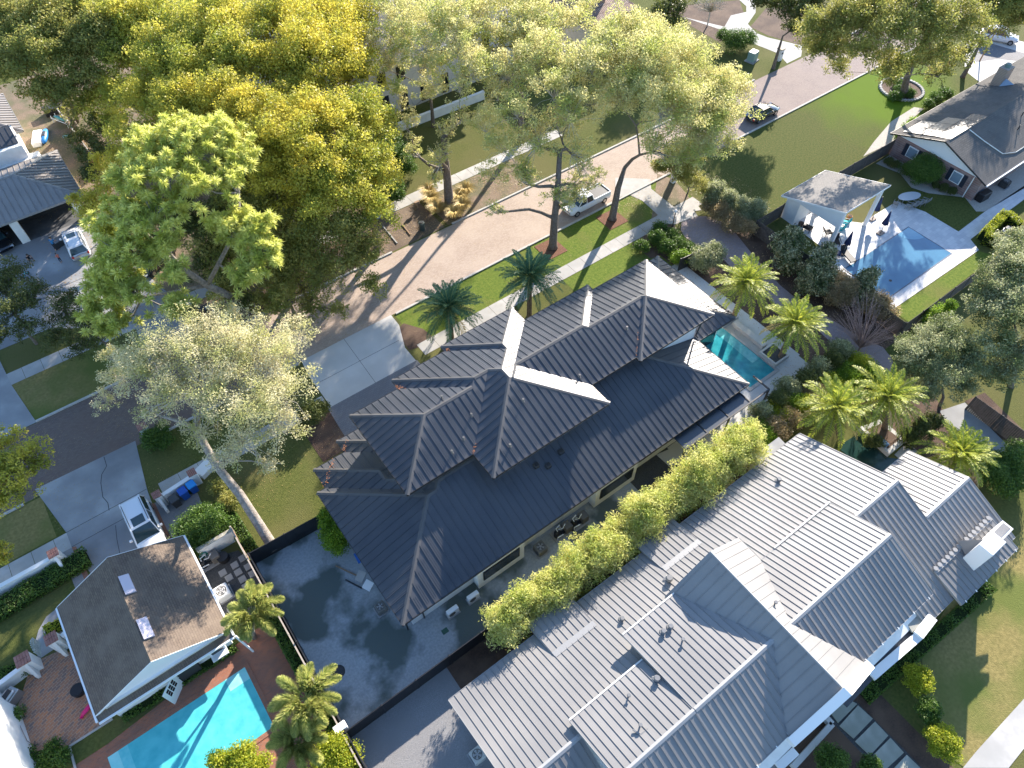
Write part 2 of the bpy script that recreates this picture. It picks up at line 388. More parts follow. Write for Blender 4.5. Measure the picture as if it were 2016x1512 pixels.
# verge lawns
rect('lawn',18.2,39.4,53.5,YN-.2,M_grassb,1)
rect('lawn',34.0,32.8,45.5,38.0,M_grassb,1)
rect('lawn',-40,39.7,-14.2,YN-.2,M_grassd,1)
rect('lawn',-6.6,33,8.0,38.0,M_grass,1)
rect('lawn',-40,YF+.2,-4,57.3,M_grassd,1)
rect('dirt_verge',3.5,YF+.2,29,57.0,M_dirt,1)
rect('leaf_litter_bed',29.5,YF+.2,42,57.0,M_leafl,2)
rect('dirt_yard',-3.5,58.8,24,110,M_leafl,1)
# sidewalks
for i in range(60):
    x=-42+i*1.62
    if x<53 and not(-14<x<-7.4) and not (7.6<x<17): rect('sidewalk',x,38.05,x+1.59,39.55,M_walk,4)
for i in range(55):
    x=-38+i*1.62
    if x<49: rect('sidewalk',x,57.1,x+1.59,58.65,M_walk,4)
# drives
def quadsplit(): pass
sheet('driveway',[(8.55,44.2),(17.95,44.2),(17.9,42.6),(16.9,39.9),(16.9,38.0),(8.3,38.0),(8.3,42.2)],M_conc,5)
for a,b in (((12.7,38.0),(12.9,44.2)),((8.3,41.0),(16.9,41.0))):
    o=MB().bar((a[0],a[1],.028),(b[0],b[1],.028),.03,.006).build('expansion_joint',M_dark); o['kind']='structure'
sheet('driveway',[(8.0,38.0),(17.0,38.0),(17.2,32),(9,30),(7.8,34.5)],M_paveg,5)
BL=gl('c1',[(248,806),(960,461),(1043,806)])+[(-7.35,38.1),(-7.1,33.0),(-7.0,31.2),(-12.3,31.2),gz('c1',510,1215),gz('c1',470,1110)]
sheet('driveway',BL,M_concg,5)
for a,b in ((gz('c1',470,1112),gz('c1',1040,803)),(gz('c1',510,1213),gz('c1',1075,905))):
    MB().bar((*a,.028),(*b,.028),.035,.006).build('expansion_joint',M_dark)['kind']='structure'
cr=[(738,575),(757,640),(722,700),(716,760),(730,860),(765,900),(775,955)]
m=MB()
for i in range(len(cr)-1): m.bar((*gz('c1',*cr[i]),.027),(*gz('c1',*cr[i+1]),.027),.05,.004)
cr=[(820,1060),(830,1160),(850,1260)]
for i in range(len(cr)-1): m.bar((*gz('c1',*cr[i]),.027),(*gz('c1',*cr[i+1]),.027),.04,.004)
m.build('driveway_crack',M_dark)['kind']='structure'
sheet('driveway',[(-2.9,51.6),(2.6,51.6),(1.9,54),(1.9,60),(.6,66),(.6,76),(-20,76),(-20,62),(-9,62),(-5,59.5),(-2.2,57)],M_concg,6)
for y in (53.5,56.8,60.5,63.6,67): MB().bar((-6 if y>60 else -2.2,y,.033),(1.6 if y<61 else .6,y,.033),.06,.004).build('expansion_joint',M_dark)['kind']='structure'
sheet('driveway',[(-24,51.6),(-12.6,51.6),(-13.3,57),(-13.6,64),(-22,64)],M_concg,6)
rect('dirt_yard',.3,70,6,110,M_leafl,3)
# apron of the side drive and the brick footpath towards the back
AP=gl('a3',[(760,1260),(1010,1270),(1015,1340),(1180,1470),(1310,1420),(1375,1490)])+gl('b3',[(1320,165),(1345,200),(1180,260),(1050,250),(1060,190),(950,90),(850,45),(760,80)])
sheet('side_drive',AP,M_walk,6)
PA=gl('b3',[(1230,250),(1290,205),(1400,200),(1520,240),(1620,330),(1740,480)])+gl('b4',[(60,480),(250,690),(420,830),(560,900),(820,1060),(980,1130),(1050,1220),(1040,1300),(900,1310),(700,1180),(520,1010),(330,900),(100,740),(-60,600)])+gl('b3',[(1500,480),(1330,400),(1255,350),(1225,300)])
sheet('brick_footpath',PA,M_pavep,5)
sheet('planting_bed',gl('b3',[(880,400),(1050,255),(1180,260),(1230,340),(1330,410),(1500,490),(1640,610),(1560,700),(1210,580),(1080,480),(1010,500)]),M_earth,3)
sheet('planting_bed',gl('b3',[(1010,270),(1130,230),(1300,85),(1180,-60),(1060,-100)]),M_leafl,2)
for x,y in ((1085,490),(1205,432)):
    a,b=g(x,y); sheet('mulch_square',[(a-1.3,b-1.2),(a+1.2,b-1.25),(a+1.25,b+1.2),(a-1.2,b+1.3)],M_mulch,7)
# beds and yards round the middle house
rect('gravel_yard',-2.9,14.5,3.6,28.6,M_turf,3); rect('gravel_yard',3.6,14.5,24,20,M_turf,3)
rect('side_yard',24,14.5,34.2,20,M_gravd,3)
rect('gravel_yard',-2.9,-14,4.4,14.3,M_gravel,3); rect('mulch_strip',4.4,11.0,36,14.3,M_earth,3)
rect('pool_terrace',28.6,13.9,45.0,17.7,M_conc,6); sheet('pool_terrace',[(34.2,17.7),(45.2,17.7),(45.2,33),(34.2,33)],M_conc,6)
rect('planting_bed',45.2,13.5,56,34,M_earth,2)
sheet('planting_bed',gl('b2',[(1100,1150),(1000,1020),(1060,960),(1200,1000),(1300,1080),(1200,1120)]),M_earth,3)
rect('planting_bed',5.2,33.4,8.3,37.9,M_earth,4)
sheet('grey_walk',gl('c3',[(1380,420),(1700,180),(1980,-60),(1980,60),(1560,420),(1330,600),(1140,640),(1050,560)]),M_conc,7)
# bottom right frontage
rect('mulch_bed',8,-12.5,26.5,-2.6,M_earth,2)
sheet('lawn',gl('d4',[(1250,680),(1500,250),(2000,-200),(2000,1050),(1560,1512),(1400,1400),(1300,1200)]),M_grassd,4)
sheet('sidewalk',gl('d4',[(1980,1020),(1640,1395),(1545,1512),(1870,1512),(1990,1360)]),M_walk,6)
# bottom left yard
rect('lawn',-40,28.6,-12.4,37.0,M_grass,2)
sheet('red_brick_terrace',[(-15.6,22.9),(-3.3,24.2),(-3.3,8),(-26,8),(-26,22.9)],M_brickp,3)
sheet('patterned_brick_patio',gl('d1',[(290,740),(400,690),(500,690),(690,1150),(800,1160),(500,1355),(130,1410),(90,1190),(200,850)]),M_brickt,5)
sheet('footpath',gl('d1',[(275,535),(330,440),(400,385),(470,560),(430,640),(275,745),(245,640)]),M_concg,6)
sheet('gravel_strip',gl('c1',[(1090,905),(1140,880),(1400,830),(1430,900),(1300,1100),(1215,1170)]),M_gravel,5)
sheet('gravel_strip',gl('c1',[(440,1255),(515,1215),(620,1460),(550,1500),(540,1520)]),M_gravel,5)
sheet('brick_edging',gl('c1',[(1075,905),(1100,905),(1220,1170),(1195,1180)]),M_brickp,7)
sheet('brick_edging',gl('c1',[(510,1215),(540,1210),(640,1440),(605,1460)]),M_brickp,7)
sheet('utility_gravel',gl('d1',[(1375,60),(1690,-30),(1900,200),(1980,400),(1700,500),(1600,470)]),M_gravd,5)

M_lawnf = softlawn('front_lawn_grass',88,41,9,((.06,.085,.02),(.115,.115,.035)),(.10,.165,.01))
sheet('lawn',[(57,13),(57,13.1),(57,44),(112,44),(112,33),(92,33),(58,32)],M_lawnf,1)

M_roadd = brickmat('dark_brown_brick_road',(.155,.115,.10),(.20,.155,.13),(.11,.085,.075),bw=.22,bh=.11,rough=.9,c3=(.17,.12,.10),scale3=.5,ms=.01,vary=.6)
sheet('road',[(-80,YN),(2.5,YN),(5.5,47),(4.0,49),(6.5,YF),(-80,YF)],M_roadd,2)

M_roadshade = brickmat('tree_shaded_brick_road',(.24,.19,.175),(.29,.235,.215),(.17,.135,.125),bw=.22,bh=.11,rough=.9,c3=(.3,.24,.21),scale3=.35,ms=.01,vary=.6)
sheet('road',[(62,YN),(170,YN),(170,YF),(66,YF),(60.5,49.5),(64,47)],M_roadshade,2)  # overlay sheet: the tree's shade on the road put into a darker mauve colour
# ================================================================ middle house
H1 = thing('metal_roof_house','two storey white house under a charcoal standing seam hip roof in the middle','house',(20,24,0))
UP=[(7.96,23.35),(13.48,23.35),(13.48,20.88),(24.3,20.88),(24.3,23.0),(28.9,23.0),(28.9,22.52),(37.2,22.52),(37.2,30.75),(31.0,30.75),(31.0,31.45),(24.25,31.45),(24.25,33.2),(17.1,33.2),(17.1,32.6),(12.2,32.6),(12.2,31.6),(7.96,31.6)]
LO=[(3.25,17.0),(36.55,17.0),(36.55,22.8),(41.15,22.8),(41.15,32.7),(36.0,32.7),(36.0,30.2),(11.5,30.2),(11.5,32.4),(6.55,32.4),(6.55,31.15),(3.95,31.15),(3.95,29.2),(3.25,29.2)]
roof(hip_faces(UP,6.4,.333),'upper_roof',M_seam1,H1,rh=.05,rw=.03,sp=.58,minor=3,mcap=M_seam1c,mf=M_fascia)
roof(hip_faces(LO,3.2,.333),'lower_roof',M_seam1,H1,rh=.05,rw=.03,sp=.58,minor=3,mcap=M_seam1c,mf=M_fascia)
m=MB(); UW=[(8.8,24.1),(14.2,24.1),(14.2,21.6),(23.6,21.6),(23.6,23.8),(29.5,23.8),(29.5,23.3),(36.4,23.3),(36.4,29.9),(30.2,29.9),(30.2,30.7),(23.5,30.7),(23.5,32.4),(17.9,32.4),(17.9,31.8),(13,31.8),(13,30.8),(8.8,30.8)]
m.prism(UW,3.0,6.25); m.build('upper_wall',M_white,H1)
m=MB(); LW=[(4.1,17.75),(35.7,17.75),(35.7,23.6),(40.3,23.6),(40.3,31.9),(36.2,31.9),(36.2,29.6),(12.2,29.6),(12.2,31.5),(7.3,31.5),(7.3,30.4),(4.7,30.4),(4.7,28.6),(4.1,28.6)]
m.prism(LW,0,3.02); m.build('lower_wall',M_white,H1)
# projecting window bays on the south wall, each with a dark window
def bay(x0,x1):
    MB().box(x0,17.0+.12,.0,x1,17.74,2.95).build('window_bay',M_white,H1)
    fr=MB().box(x0+.45,17.06,.95,x1-.45,17.115,2.35).build('window',M_black,H1)
    MB().box(x0+.52,17.03,1.02,x1-.52,17.055,2.28).build('pane',M_glass,fr)
bay(9.3,13.4); bay(20.2,24.4)
fr=MB().box(25.3,17.66,1.0,31.2,17.745,2.5).build('window',M_black,H1); MB().box(25.4,17.63,1.08,31.1,17.655,2.42).build('pane',M_glass,fr)
fr=MB().box(36.5,23.5,.1,40,23.595,2.7).build('glass_door',M_black,H1); MB().box(36.6,23.47,.15,39.9,23.495,2.6).build('pane',M_glass,fr)
m=MB().box(3.6,17.62,.0,3.7,17.72,3.0).bar((5.0,17.68,0),(5.0,17.68,3),.1,.08); m.build('downspout',M_fascia,H1)
m=MB(); m.bar((36.45,22.9,6.2),(36.5,23.2,3.6),.1); m.bar((36.5,23.2,3.6),(36.6,23.0,3.5),.1); m.build('downspout',M_fascia,H1)
m=MB().bar((24.2,20.95,6.15),(14.0,20.95,6.15),.1,.12); m.build('gutter',M_whitep,H1)
# pergola frames and dark awning screens by the terrace
m=MB()
for x0,x1 in ((28.2,30.6),(30.75,33.1),(33.25,35.6)): m.box(x0,15.9,2.55,x1,17.7,2.6)
m.build('awning_panel',mat('blue_grey_screen',(.035,.045,.06),rough=.3,spec=.7),H1)
m=MB()
m.bar((28.1,15.85,2.6),(37.9,15.85,2.6),.12); m.bar((37.9,15.85,2.6),(37.9,17.6,2.6),.12); m.bar((35.65,15.85,2.6),(35.65,17.7,2.6),.1)
for x in (30.67,33.17): m.bar((x,15.85,2.6),(x,17.7,2.6),.1)
for x in (28.15,33.2,37.85): m.bar((x,15.85,0),(x,15.85,2.6),.12)
m.build('awning_frame',M_black,H1)
# pipes and vents on the roof
def roofz(x,y,poly,z,s):
    best=1e9; n=len(poly)
    for i in range(n):
        a,b=poly[i],poly[(i+1)%n]; dx=max(min(a[0],b[0])-x,0,x-max(a[0],b[0])); dy=max(min(a[1],b[1])-y,0,y-max(a[1],b[1])); best=min(best,max(dx,dy))
    return z+s*best
M_vent=mat('vent_metal',(.16,.15,.14),rough=.5,metal=.3)
for (r,x,y) in (('c2',1540,268),('c2',1485,440),('c2',1403,535),('c2',1330,148),('c2',1815,490),('c2',1908,160),('b3',845,985),('b3',508,1330)):
    X,Y=gz(r,x,y,7.4); Z=roofz(X,Y,UP,6.4,.333); X,Y=gz(r,x,y,Z+.3); Z=roofz(X,Y,UP,6.4,.333)
    m=MB().cyl(X,Y,Z-.03,Z+.3,.055,10); m.cyl(X,Y,Z-.02,Z+.08,.12,10,.07); m.cyl(X,Y,Z+.3,Z+.35,.1,10,.08); m.build('vent_pipe',M_vent,H1)
for (x,y) in ((200,645),(285,640),(375,545)):
    X,Y=gz('c3',x,y,4.3); Z=roofz(X,Y,LO,3.2,.333); MB().bev(X-.22,Y-.2,Z-.1,X+.22,Y+.2,Z+.22,.05).build('roof_vent',M_fascia,H1)

# ================================================================ the long house with the grey roof, bottom right
H2 = thing('grey_metal_roof_house','long white house with a slate grey standing seam gable roof and a tall cross gable','house',(20,4,0))
a=.418
M0=lambda y: 3.2+a*(11.35-y)
kw=dict(rh=.045,rw=.026,mcap=M_seam2c,mf=mat('pale_grey_trim',(.28,.28,.28),rough=.5),cap=.15,drop=.22)
S1=lambda y: 6.3-a*(3.93-y)
fs=[[(3.15,11.35,3.2),(36.03,11.35,3.2),(36.03,3.93,M0(3.93)),(30.8,3.93,M0(3.93)),(30.8,4.65,M0(4.65)),(7.9,4.65,M0(4.65)),(3.15,4.65,M0(4.65))],
    [(30.8,3.93,M0(3.93)),(36.03,3.93,M0(3.93)),(36.03,-3.5,M0(3.93)-a*7.43),(30.8,-3.5,M0(3.93)-a*7.43)],
    [(3.15,4.65,M0(4.65)),(7.9,4.65,M0(4.65)),(7.9,-3.0,M0(4.65)-a*7.65),(3.15,-3.0,M0(4.65)-a*7.65)]]
roof(quads_bm(fs),'main_roof',M_seam2,H2,**kw)
zr=M0(3.93)-a*(3.93-1.15)
roof(quads_bm([[(36.08,1.15,zr),(41.25,1.15,zr),(41.25,5.3,zr-a*4.15),(36.08,5.3,zr-a*4.15)],[(36.08,1.15,zr),(41.25,1.15,zr),(41.25,-3.5,zr-a*4.65),(36.08,-3.5,zr-a*4.65)]]),'east_roof',M_seam2,H2,**kw)
roof(quads_bm([[(13.62,7.4,5.98),(20.85,7.4,5.98),(20.85,1.7,7.42),(13.62,1.7,7.42)],[(13.62,1.7,7.42),(20.85,1.7,7.42),(20.85,-2.35,5.56),(13.62,-2.35,5.56)]]),'raised_roof',M_seam2,H2,**kw)
roof(quads_bm([[(7.9,5.58,6.07),(13.55,5.58,6.07),(13.55,1.7,7.42),(7.9,1.7,7.42)],[(7.9,1.7,7.42),(13.55,1.7,7.42),(13.55,-2.35,5.56),(7.9,-2.35,5.56)]]),'raised_roof',M_seam2,H2,**kw)
roof(quads_bm([[(20.87,5.72,5.62),(31.33,5.72,5.62),(31.33,1.7,7.42),(20.87,1.7,7.42)],[(20.87,1.7,7.42),(31.33,1.7,7.42),(31.33,-2.35,5.56),(20.87,-2.35,5.56)]]),'raised_roof',M_seam2,H2,**kw)
kc=dict(kw); kc.update(rh=.03,cap=.05)
roof(quads_bm([[(20.85,7.68,8.0),(20.85,-2.4,8.0),(17.5,-2.4,5.655),(17.5,7.68,5.655)],[(20.85,7.68,8.0),(24.3,7.68,5.585),(24.3,-2.4,5.585),(20.85,-2.4,8.0)]]),'cross_gable_roof',M_seam2,H2,sp=.62,gap=.03,**kc)
for x0,x1 in ((19.36,22.8),(9.87,13.25)):
    zf=M0(9.55)+.03
    roof(quads_bm([[(x0,9.55,zf),(x1,9.55,zf),(x1,12.04,3.32),(x0,12.04,3.32)]]),'dormer_roof',M_seam2,H2,gap=.02,**{k:v for k,v in kw.items()})
    MB().yz([(9.6,M0(9.6)-.3),(11.7,2.9),(11.7,3.12),(9.6,zf-.2)],x0+.25,x1-.25).build('dormer_wall',M_white,H2)
    MB().add([(x0,9.2,M0(9.2)+.03),(x1,9.2,M0(9.2)+.03),(x1,9.6,zf+.03),(x0,9.6,zf+.03)],[(0,1,2,3)]) 
    t=MB(); t.add([(x0,9.2,M0(9.2)+.025),(x1,9.2,M0(9.2)+.025),(x1,9.62,zf+.035),(x0,9.62,zf+.035)],[(0,1,2,3)]); t.build('flashing',mat('pale_flashing',(.24,.24,.24),rough=.45,spec=.8),H2)
roof(quads_bm([[(33.83,-1.55,4.1),(40.5,-1.55,4.1),(40.5,-4.05,3.36),(33.83,-4.05,3.36)]]),'porch_roof',M_seam2,H2,**kw)
m=MB()
for i in range(15): m.cyl(34.05+i*.445,-1.5,4.05,4.2,.2,10,.16)
m.box(33.83,-1.75,4.04,40.5,-1.45,4.12); m.build('flashing',MATS['pale_flashing'],H2)
M_gut=mat('sunlit_white_gutter',(.75,.72,.66),rough=.4)
for a0,b0 in (((7.9,5.64,6.03),(13.55,5.64,6.03)),((13.62,7.46,5.95),(18.1,7.46,5.95)),((25.6,5.78,5.66),(31.33,5.78,5.66))): MB().bar(a0,b0,.11,.08).build('gutter',M_gut,H2)
for x in [8.5+i*1.6 for i in range(15)]: MB().bar((x,-2.3,5.6),(x,-2.45,5.55),.05,.05).build('gutter_bracket',M_whitep,H2)
for x in [34.2+i*1.2 for i in range(6)]: MB().bar((x,-4.0,3.42),(x,-4.14,3.36),.05,.05).build('gutter_bracket',M_whitep,H2)
# walls
m=MB()
m.yz([(10.75,0),(10.75,M0(10.75)-.22),(4.65,M0(4.65)-.25),(-2.6,M0(4.65)-a*7.25-.22),(-2.6,0)],3.75,9)
m.yz([(10.75,0),(10.75,M0(10.75)-.22),(3.93,M0(3.93)-.25),(-3.0,M0(3.93)-a*6.93-.22),(-3.0,0)],9.01,35.4)
m.yz([(4.6,0),(4.6,zr-a*3.45-.22),(1.15,zr-.25),(-3.0,zr-a*4.15-.22),(-3.0,0)],35.41,40.6)
m.yz([(6.9,3.5),(6.9,5.85),(1.7,7.18),(-1.8,5.6),(-1.8,3)],14.1,20.8)
m.yz([(5.2,3.5),(5.2,5.98),(1.7,7.18),(-1.8,5.58),(-1.8,3)],8.4,14.09)
m.yz([(5.2,3.5),(5.2,5.65),(1.7,7.18),(-1.8,5.56),(-1.8,3)],20.81,30.8)
m.xz([(18,2),(18,5.8),(20.85,7.75),(23.8,5.7),(23.8,2)],-2.3,7.2)
m.build('wall',M_white,H2)
# thick white gable coping on the front
m=MB(); m.xz([(17.3,5.35),(17.3,5.75),(20.85,8.22),(24.5,5.68),(24.5,5.25),(20.85,7.8)],-2.95,-2.41); m.build('gable_coping',M_whitep,H2)
# entrance canopy and its white beam
m=MB(); 
A=[gz('d4',900,720,3.0),gz('d4',1330,290,3.0),gz('d4',1350,440,3.0),gz('d4',1200,560,3.0),gz('d4',930,860,3.0),gz('d4',730,1080,3.0),gz('d4',660,1010,3.0)]
m.prism(A,2.85,3.0); m.build('canopy',mat('dark_canopy_membrane',(.05,.055,.065),(.065,.07,.08),scale=1,rough=.6),H2)
def beam(r,a_,b_,w,z,h=.25):
    p=gz(r,*a_,z); q=gz(r,*b_,z); MB().bar((*p,z-h/2),(*q,z-h/2),w,h).build('white_beam',M_whitep,H2)
beam('d4',(905,860),(1240,570),.55,3.2); beam('d4',(1235,570),(1335,440),.62,3.4); beam('d4',(240,1505),(365,1390),.5,3.2)
m=MB(); m.prism(gl('d4',[(1140,470),(1220,400),(1290,445),(1190,550)],3.3),3.15,3.3); m.build('canopy',mat('pale_canopy_panel',(.3,.3,.27),rough=.5),H2)
m=MB(); m.prism(gl('d4',[(60,1512),(230,1350),(320,1400),(200,1560)],2.9),2.75,2.9); m.build('canopy',M_seam2,H2)
# roof vents and pipes
def h2z(x,y):
    z=M0(y) if y>4 else M0(3.93)-a*(3.93-y)
    if 13.6<x<20.8 and y<7.4: z=max(z,5.98+(7.4-y)*.2526 if y>1.7 else 7.42-.459*(1.7-y))
    if 7.9<x<=13.6 and y<5.6: z=max(z,6.07+(5.58-y)*.348 if y>1.7 else 7.42-.459*(1.7-y))
    if 20.8<x<31.3 and y<5.7: z=max(z,5.62+(5.72-y)*.448)
    if 17.5<x<24.3 and y<7.7: z=max(z,8-.7*abs(x-20.85))
    return z
def onroof(r,x,y):
    z=5.
    for _ in range(6): X,Y=gz(r,x,y,z); z=h2z(X,Y)
    return X,Y,z
for (r,x,y,k) in (('d3',808,460,1),('d3',1150,515,1),('d3',1100,550,1),('d3',1052,885,1.2),('c4',238,745,1.1),('d3',1138,180,1.5)):
    X,Y,Z=onroof(r,x,y); m=MB().cyl(X,Y,Z-.1,Z+.2*k,.12*k,14); m.cyl(X,Y,Z+.2*k,Z+.33*k,.17*k,14,.13*k); m.cyl(X,Y,Z-.02,Z+.05,.25*k,10,.2)
    m.build('roof_vent',mat('grey_vent',(.2,.2,.2),rough=.45),H2,smooth=False)
for (r,x,y) in (('d3',1236,610),('d3',853,1005),('d3',935,1215),('d4',212,350)):
    X,Y,Z=onroof(r,x,y); m=MB().cyl(X,Y,Z-.1,Z+.28,.05,10); m.cyl(X,Y,Z+.28,Z+.36,.12,10,.1); m.build('vent_pipe',MATS['grey_vent'],H2)
X,Y,Z=onroof('d3',935,1235); m=MB().bar((X-.35,Y+.2,Z+.1),(X-.2,Y-.25,Z+.05),.09,.1).bar((X-.2,Y-.25,Z+.05),(X+.35,Y-.28,Z+.05),.09,.1); m.build('pipe_cricket',MATS['grey_vent'],H2)
# chimney boxes over the porch roof
m=MB(); m.bev(36.35,-3.15,3.2,37.95,-2.15,6.1,.04); m.build('chimney',M_whitep,H2)
m=MB(); m.box(38.35,-2.95,3.2,40.0,-2.15,3.9+1.3); m.build('chimney',M_whitep,H2)
m=MB(); m.box(38.5,-2.82,5.2,39.85,-2.28,5.23); m.build('chimney_flue',M_gravel,H2)
m=MB(); m.add([(36.9,-1.2,4.3),(38.0,-2.1,4.1),(38.0,-1.9,4.1),(37.3,-2.15,5.6),(36.6,-2.15,4.0)],[(0,1,3),(0,3,4)]); m.build('cricket',M_seam2,H2)

M_deb=mat('dry_orange_leaf_debris',(.45,.16,.05),(.3,.12,.05),scale=12,rough=.9)
def debris(parent,p,q,n,wd,seed,s=.05):
    rd=random.Random(seed); m=MB(); p=Vector(p); q=Vector(q)
    for i in range(n):
        c=p.lerp(q,rd.random()**1.5)+Vector((rd.gauss(0,wd),rd.gauss(0,wd),.05+rd.random()*.05)); a_=Vector((rd.gauss(0,1),rd.gauss(0,1),rd.gauss(0,.3))).normalized()*s; b_=Vector((-a_.y,a_.x,.01))*.6
        m.add([c-a_,c-b_,c+a_,c+b_],[(0,1,2,3)])
    o=m.build('leaf_debris',M_deb,parent); o['kind']='stuff'; return o
rz=lambda x,y:roofz(x,y,LO,3.2,.333)
debris(H1,(12.25,31.65,6.42),(12.6,31.2,6.5),26,.1,1); debris(H1,(17.15,32.6,6.42),(17.4,32.4,6.5),16,.08,2); debris(H1,(13.5,23.3,6.42),(14.1,23.9,6.6),16,.05,3); debris(H1,(4.0,29.3,3.25),(5.6,30.8,3.6),45,.1,4); debris(H1,(6.6,31.2,3.25),(7.3,31.8,3.5),22,.08,5); debris(H1,(28.9,23.0,6.45),(30.4,24.5,6.9),14,.04,6)
# ================================================================ trees and plants
import numpy as np
def fastmesh(name, V, nq, m, parent=None, loc=None, k=4):
    """V: (nq*k,3) array, every k vertices one face"""
    me=bpy.data.meshes.new(name); n=nq*k
    me.vertices.add(n); me.vertices.foreach_set('co',V.astype(np.float32).ravel())
    me.loops.add(n); me.loops.foreach_set('vertex_index',np.arange(n,dtype=np.int32))
    me.polygons.add(nq); me.polygons.foreach_set('loop_start',np.arange(0,n,k,dtype=np.int32))
    me.materials.append(m); me.update(calc_edges=True)
    o=bpy.data.objects.new(name,me); C.objects.link(o)
    if parent is not None: o.parent=parent
    elif loc is not None: o.location=loc
    return o
def leafquads(rng, P, N, s, asp=.55, up=.6):
    """P centres, N outward dirs: diamond leaves"""
    n=len(P); nr=rng.normal(size=(n,3)); nr/=np.linalg.norm(nr,axis=1)[:,None]
    nn=N*.5+nr*.75+np.array([0,0,up]); nn/=np.linalg.norm(nn,axis=1)[:,None]
    t=np.cross(nn,rng.normal(size=(n,3))); t/=np.linalg.norm(t,axis=1)[:,None]+1e-9
    b=np.cross(nn,t); sz=(s*rng.uniform(.6,1.3,n))[:,None]
    V=np.empty((n,4,3)); V[:,0]=P-t*sz*.5; V[:,1]=P+b*sz*asp*.5; V[:,2]=P+t*sz*.5-nn*sz*.12; V[:,3]=P-b*sz*asp*.5
    return V.reshape(-1,3)
def sph(rng,n):
    v=rng.normal(size=(n,3)); return v/np.linalg.norm(v,axis=1)[:,None]
def place(L):
    out=[]
    for l in L:
        px,py,z,rp=l[:4]; x,y=g(px,py,z); D=(WM.transposed()@Vector((x,y,z-HC))).z*-1
        out.append((x,y,z,rp*D/FPX*1.12))
    return out
M_bark=mat('brown_bark',(.12,.09,.07),(.2,.16,.13),scale=6,rough=.95,bump=1,bscale=14)
M_barkp=mat('pale_mossy_bark',(.20,.175,.15),(.34,.30,.26),scale=4,rough=.95,bump=1,bscale=12)
M_twig=mat('grey_twig',(.46,.42,.36),rough=.9)
LF={'yel':leafmat('yellow_green_leaf',(.48,.46,.07),(.70,.62,.11),(.30,.34,.05),trans=.5,cl=.45),
 'yel2':leafmat('golden_green_leaf',(.55,.49,.06),(.76,.65,.11),(.36,.37,.055),trans=.5,cl=.5),
 'oak':leafmat('pale_oak_leaf',(.54,.51,.19),(.80,.72,.36),(.42,.46,.13),trans=.5,cl=.5),
 'olive':leafmat('dull_olive_leaf',(.27,.28,.07),(.50,.45,.13),(.20,.23,.05),trans=.5,cl=.5),
 'moss':leafmat('grey_green_leaf',(.62,.57,.32),(.86,.79,.52),(.52,.52,.20),trans=.5,cl=.6),
 'pine':leafmat('pine_needle',(.58,.60,.13),(.86,.85,.32),(.50,.54,.11),trans=.5,cl=.9),
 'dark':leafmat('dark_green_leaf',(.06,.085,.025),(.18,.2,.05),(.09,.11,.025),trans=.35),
 'deep':leafmat('deep_green_leaf',(.05,.10,.02),(.14,.24,.035),trans=.35),
 'grn':leafmat('bright_green_leaf',(.14,.26,.02),(.36,.5,.05),(.11,.2,.02),trans=.5),
 'bam':leafmat('bamboo_leaf',(.60,.58,.15),(.90,.84,.36),(.42,.48,.10),trans=.5,cl=.7),
 'grey':leafmat('silver_green_leaf',(.22,.26,.11),(.54,.54,.33),(.18,.22,.08),trans=.5,cl=.6),
 'oran':leafmat('orange_tinged_leaf',(.28,.24,.09),(.62,.46,.28),(.36,.27,.14),trans=.5,cl=1.2),
 'palm':leafmat('palm_leaflet',(.17,.25,.03),(.62,.63,.10),trans=.5),
 'palmd':leafmat('dark_palm_leaflet',(.06,.14,.07),(.15,.27,.12),trans=.35),
 'gold':leafmat('golden_shrub_leaf',(.20,.29,.02),(.58,.56,.05),trans=.5),
 'magn':leafmat('glossy_magnolia_leaf',(.07,.10,.025),(.62,.55,.30),(.06,.09,.02),trans=.1,rough=.35,cl=1.5),
 'foxt':leafmat('foxtail_leaflet',(.20,.28,.05),(.72,.68,.24),trans=.5),
 'gras':leafmat('dry_grass_blade',(.5,.38,.14),(.8,.65,.3),trans=.5)}
def crown(rng, lobes, m, parent, org, ls=.2, dens=1., sub=1., shell=.55, asp=.55, flat=.8, clump=.27, up=.3, name='crown', air=1.):
    Vs=[];subs=[]
    for (x,y,z,r) in lobes:
        n=max(6,int(36*sub*max(1,r/1.6)**1.2)); d=sph(rng,n); d[:,2]=np.where(d[:,2]<-.45,-d[:,2],d[:,2])
        rad=rng.uniform(.3,1.22 if lobes[0][3]>1.1 else 1.02,n)[:,None]; c=np.array([x,y,z])+d*rad*np.array([r,r,r*flat])
        rs=r*clump*rng.uniform(.6,1.15,n)
        for i in range(n):
            subs.append((c[i],rs[i]))
            k=int(dens*4.6*4*math.pi*rs[i]**2/(ls*ls*asp)*.16)+6
            q=sph(rng,k); rr=(rng.uniform(shell**2,1.45,k)**.5*air)[:,None]
            P=c[i]+q*rr*rs[i]*np.array([1,1,.75]); P=P+rng.normal(size=(k,3))*ls*.35
            Vs.append(leafquads(rng,P-np.array(org),q,ls,asp,up))
    V=np.concatenate(Vs); return fastmesh(name,V,len(V)//4,m,parent), subs
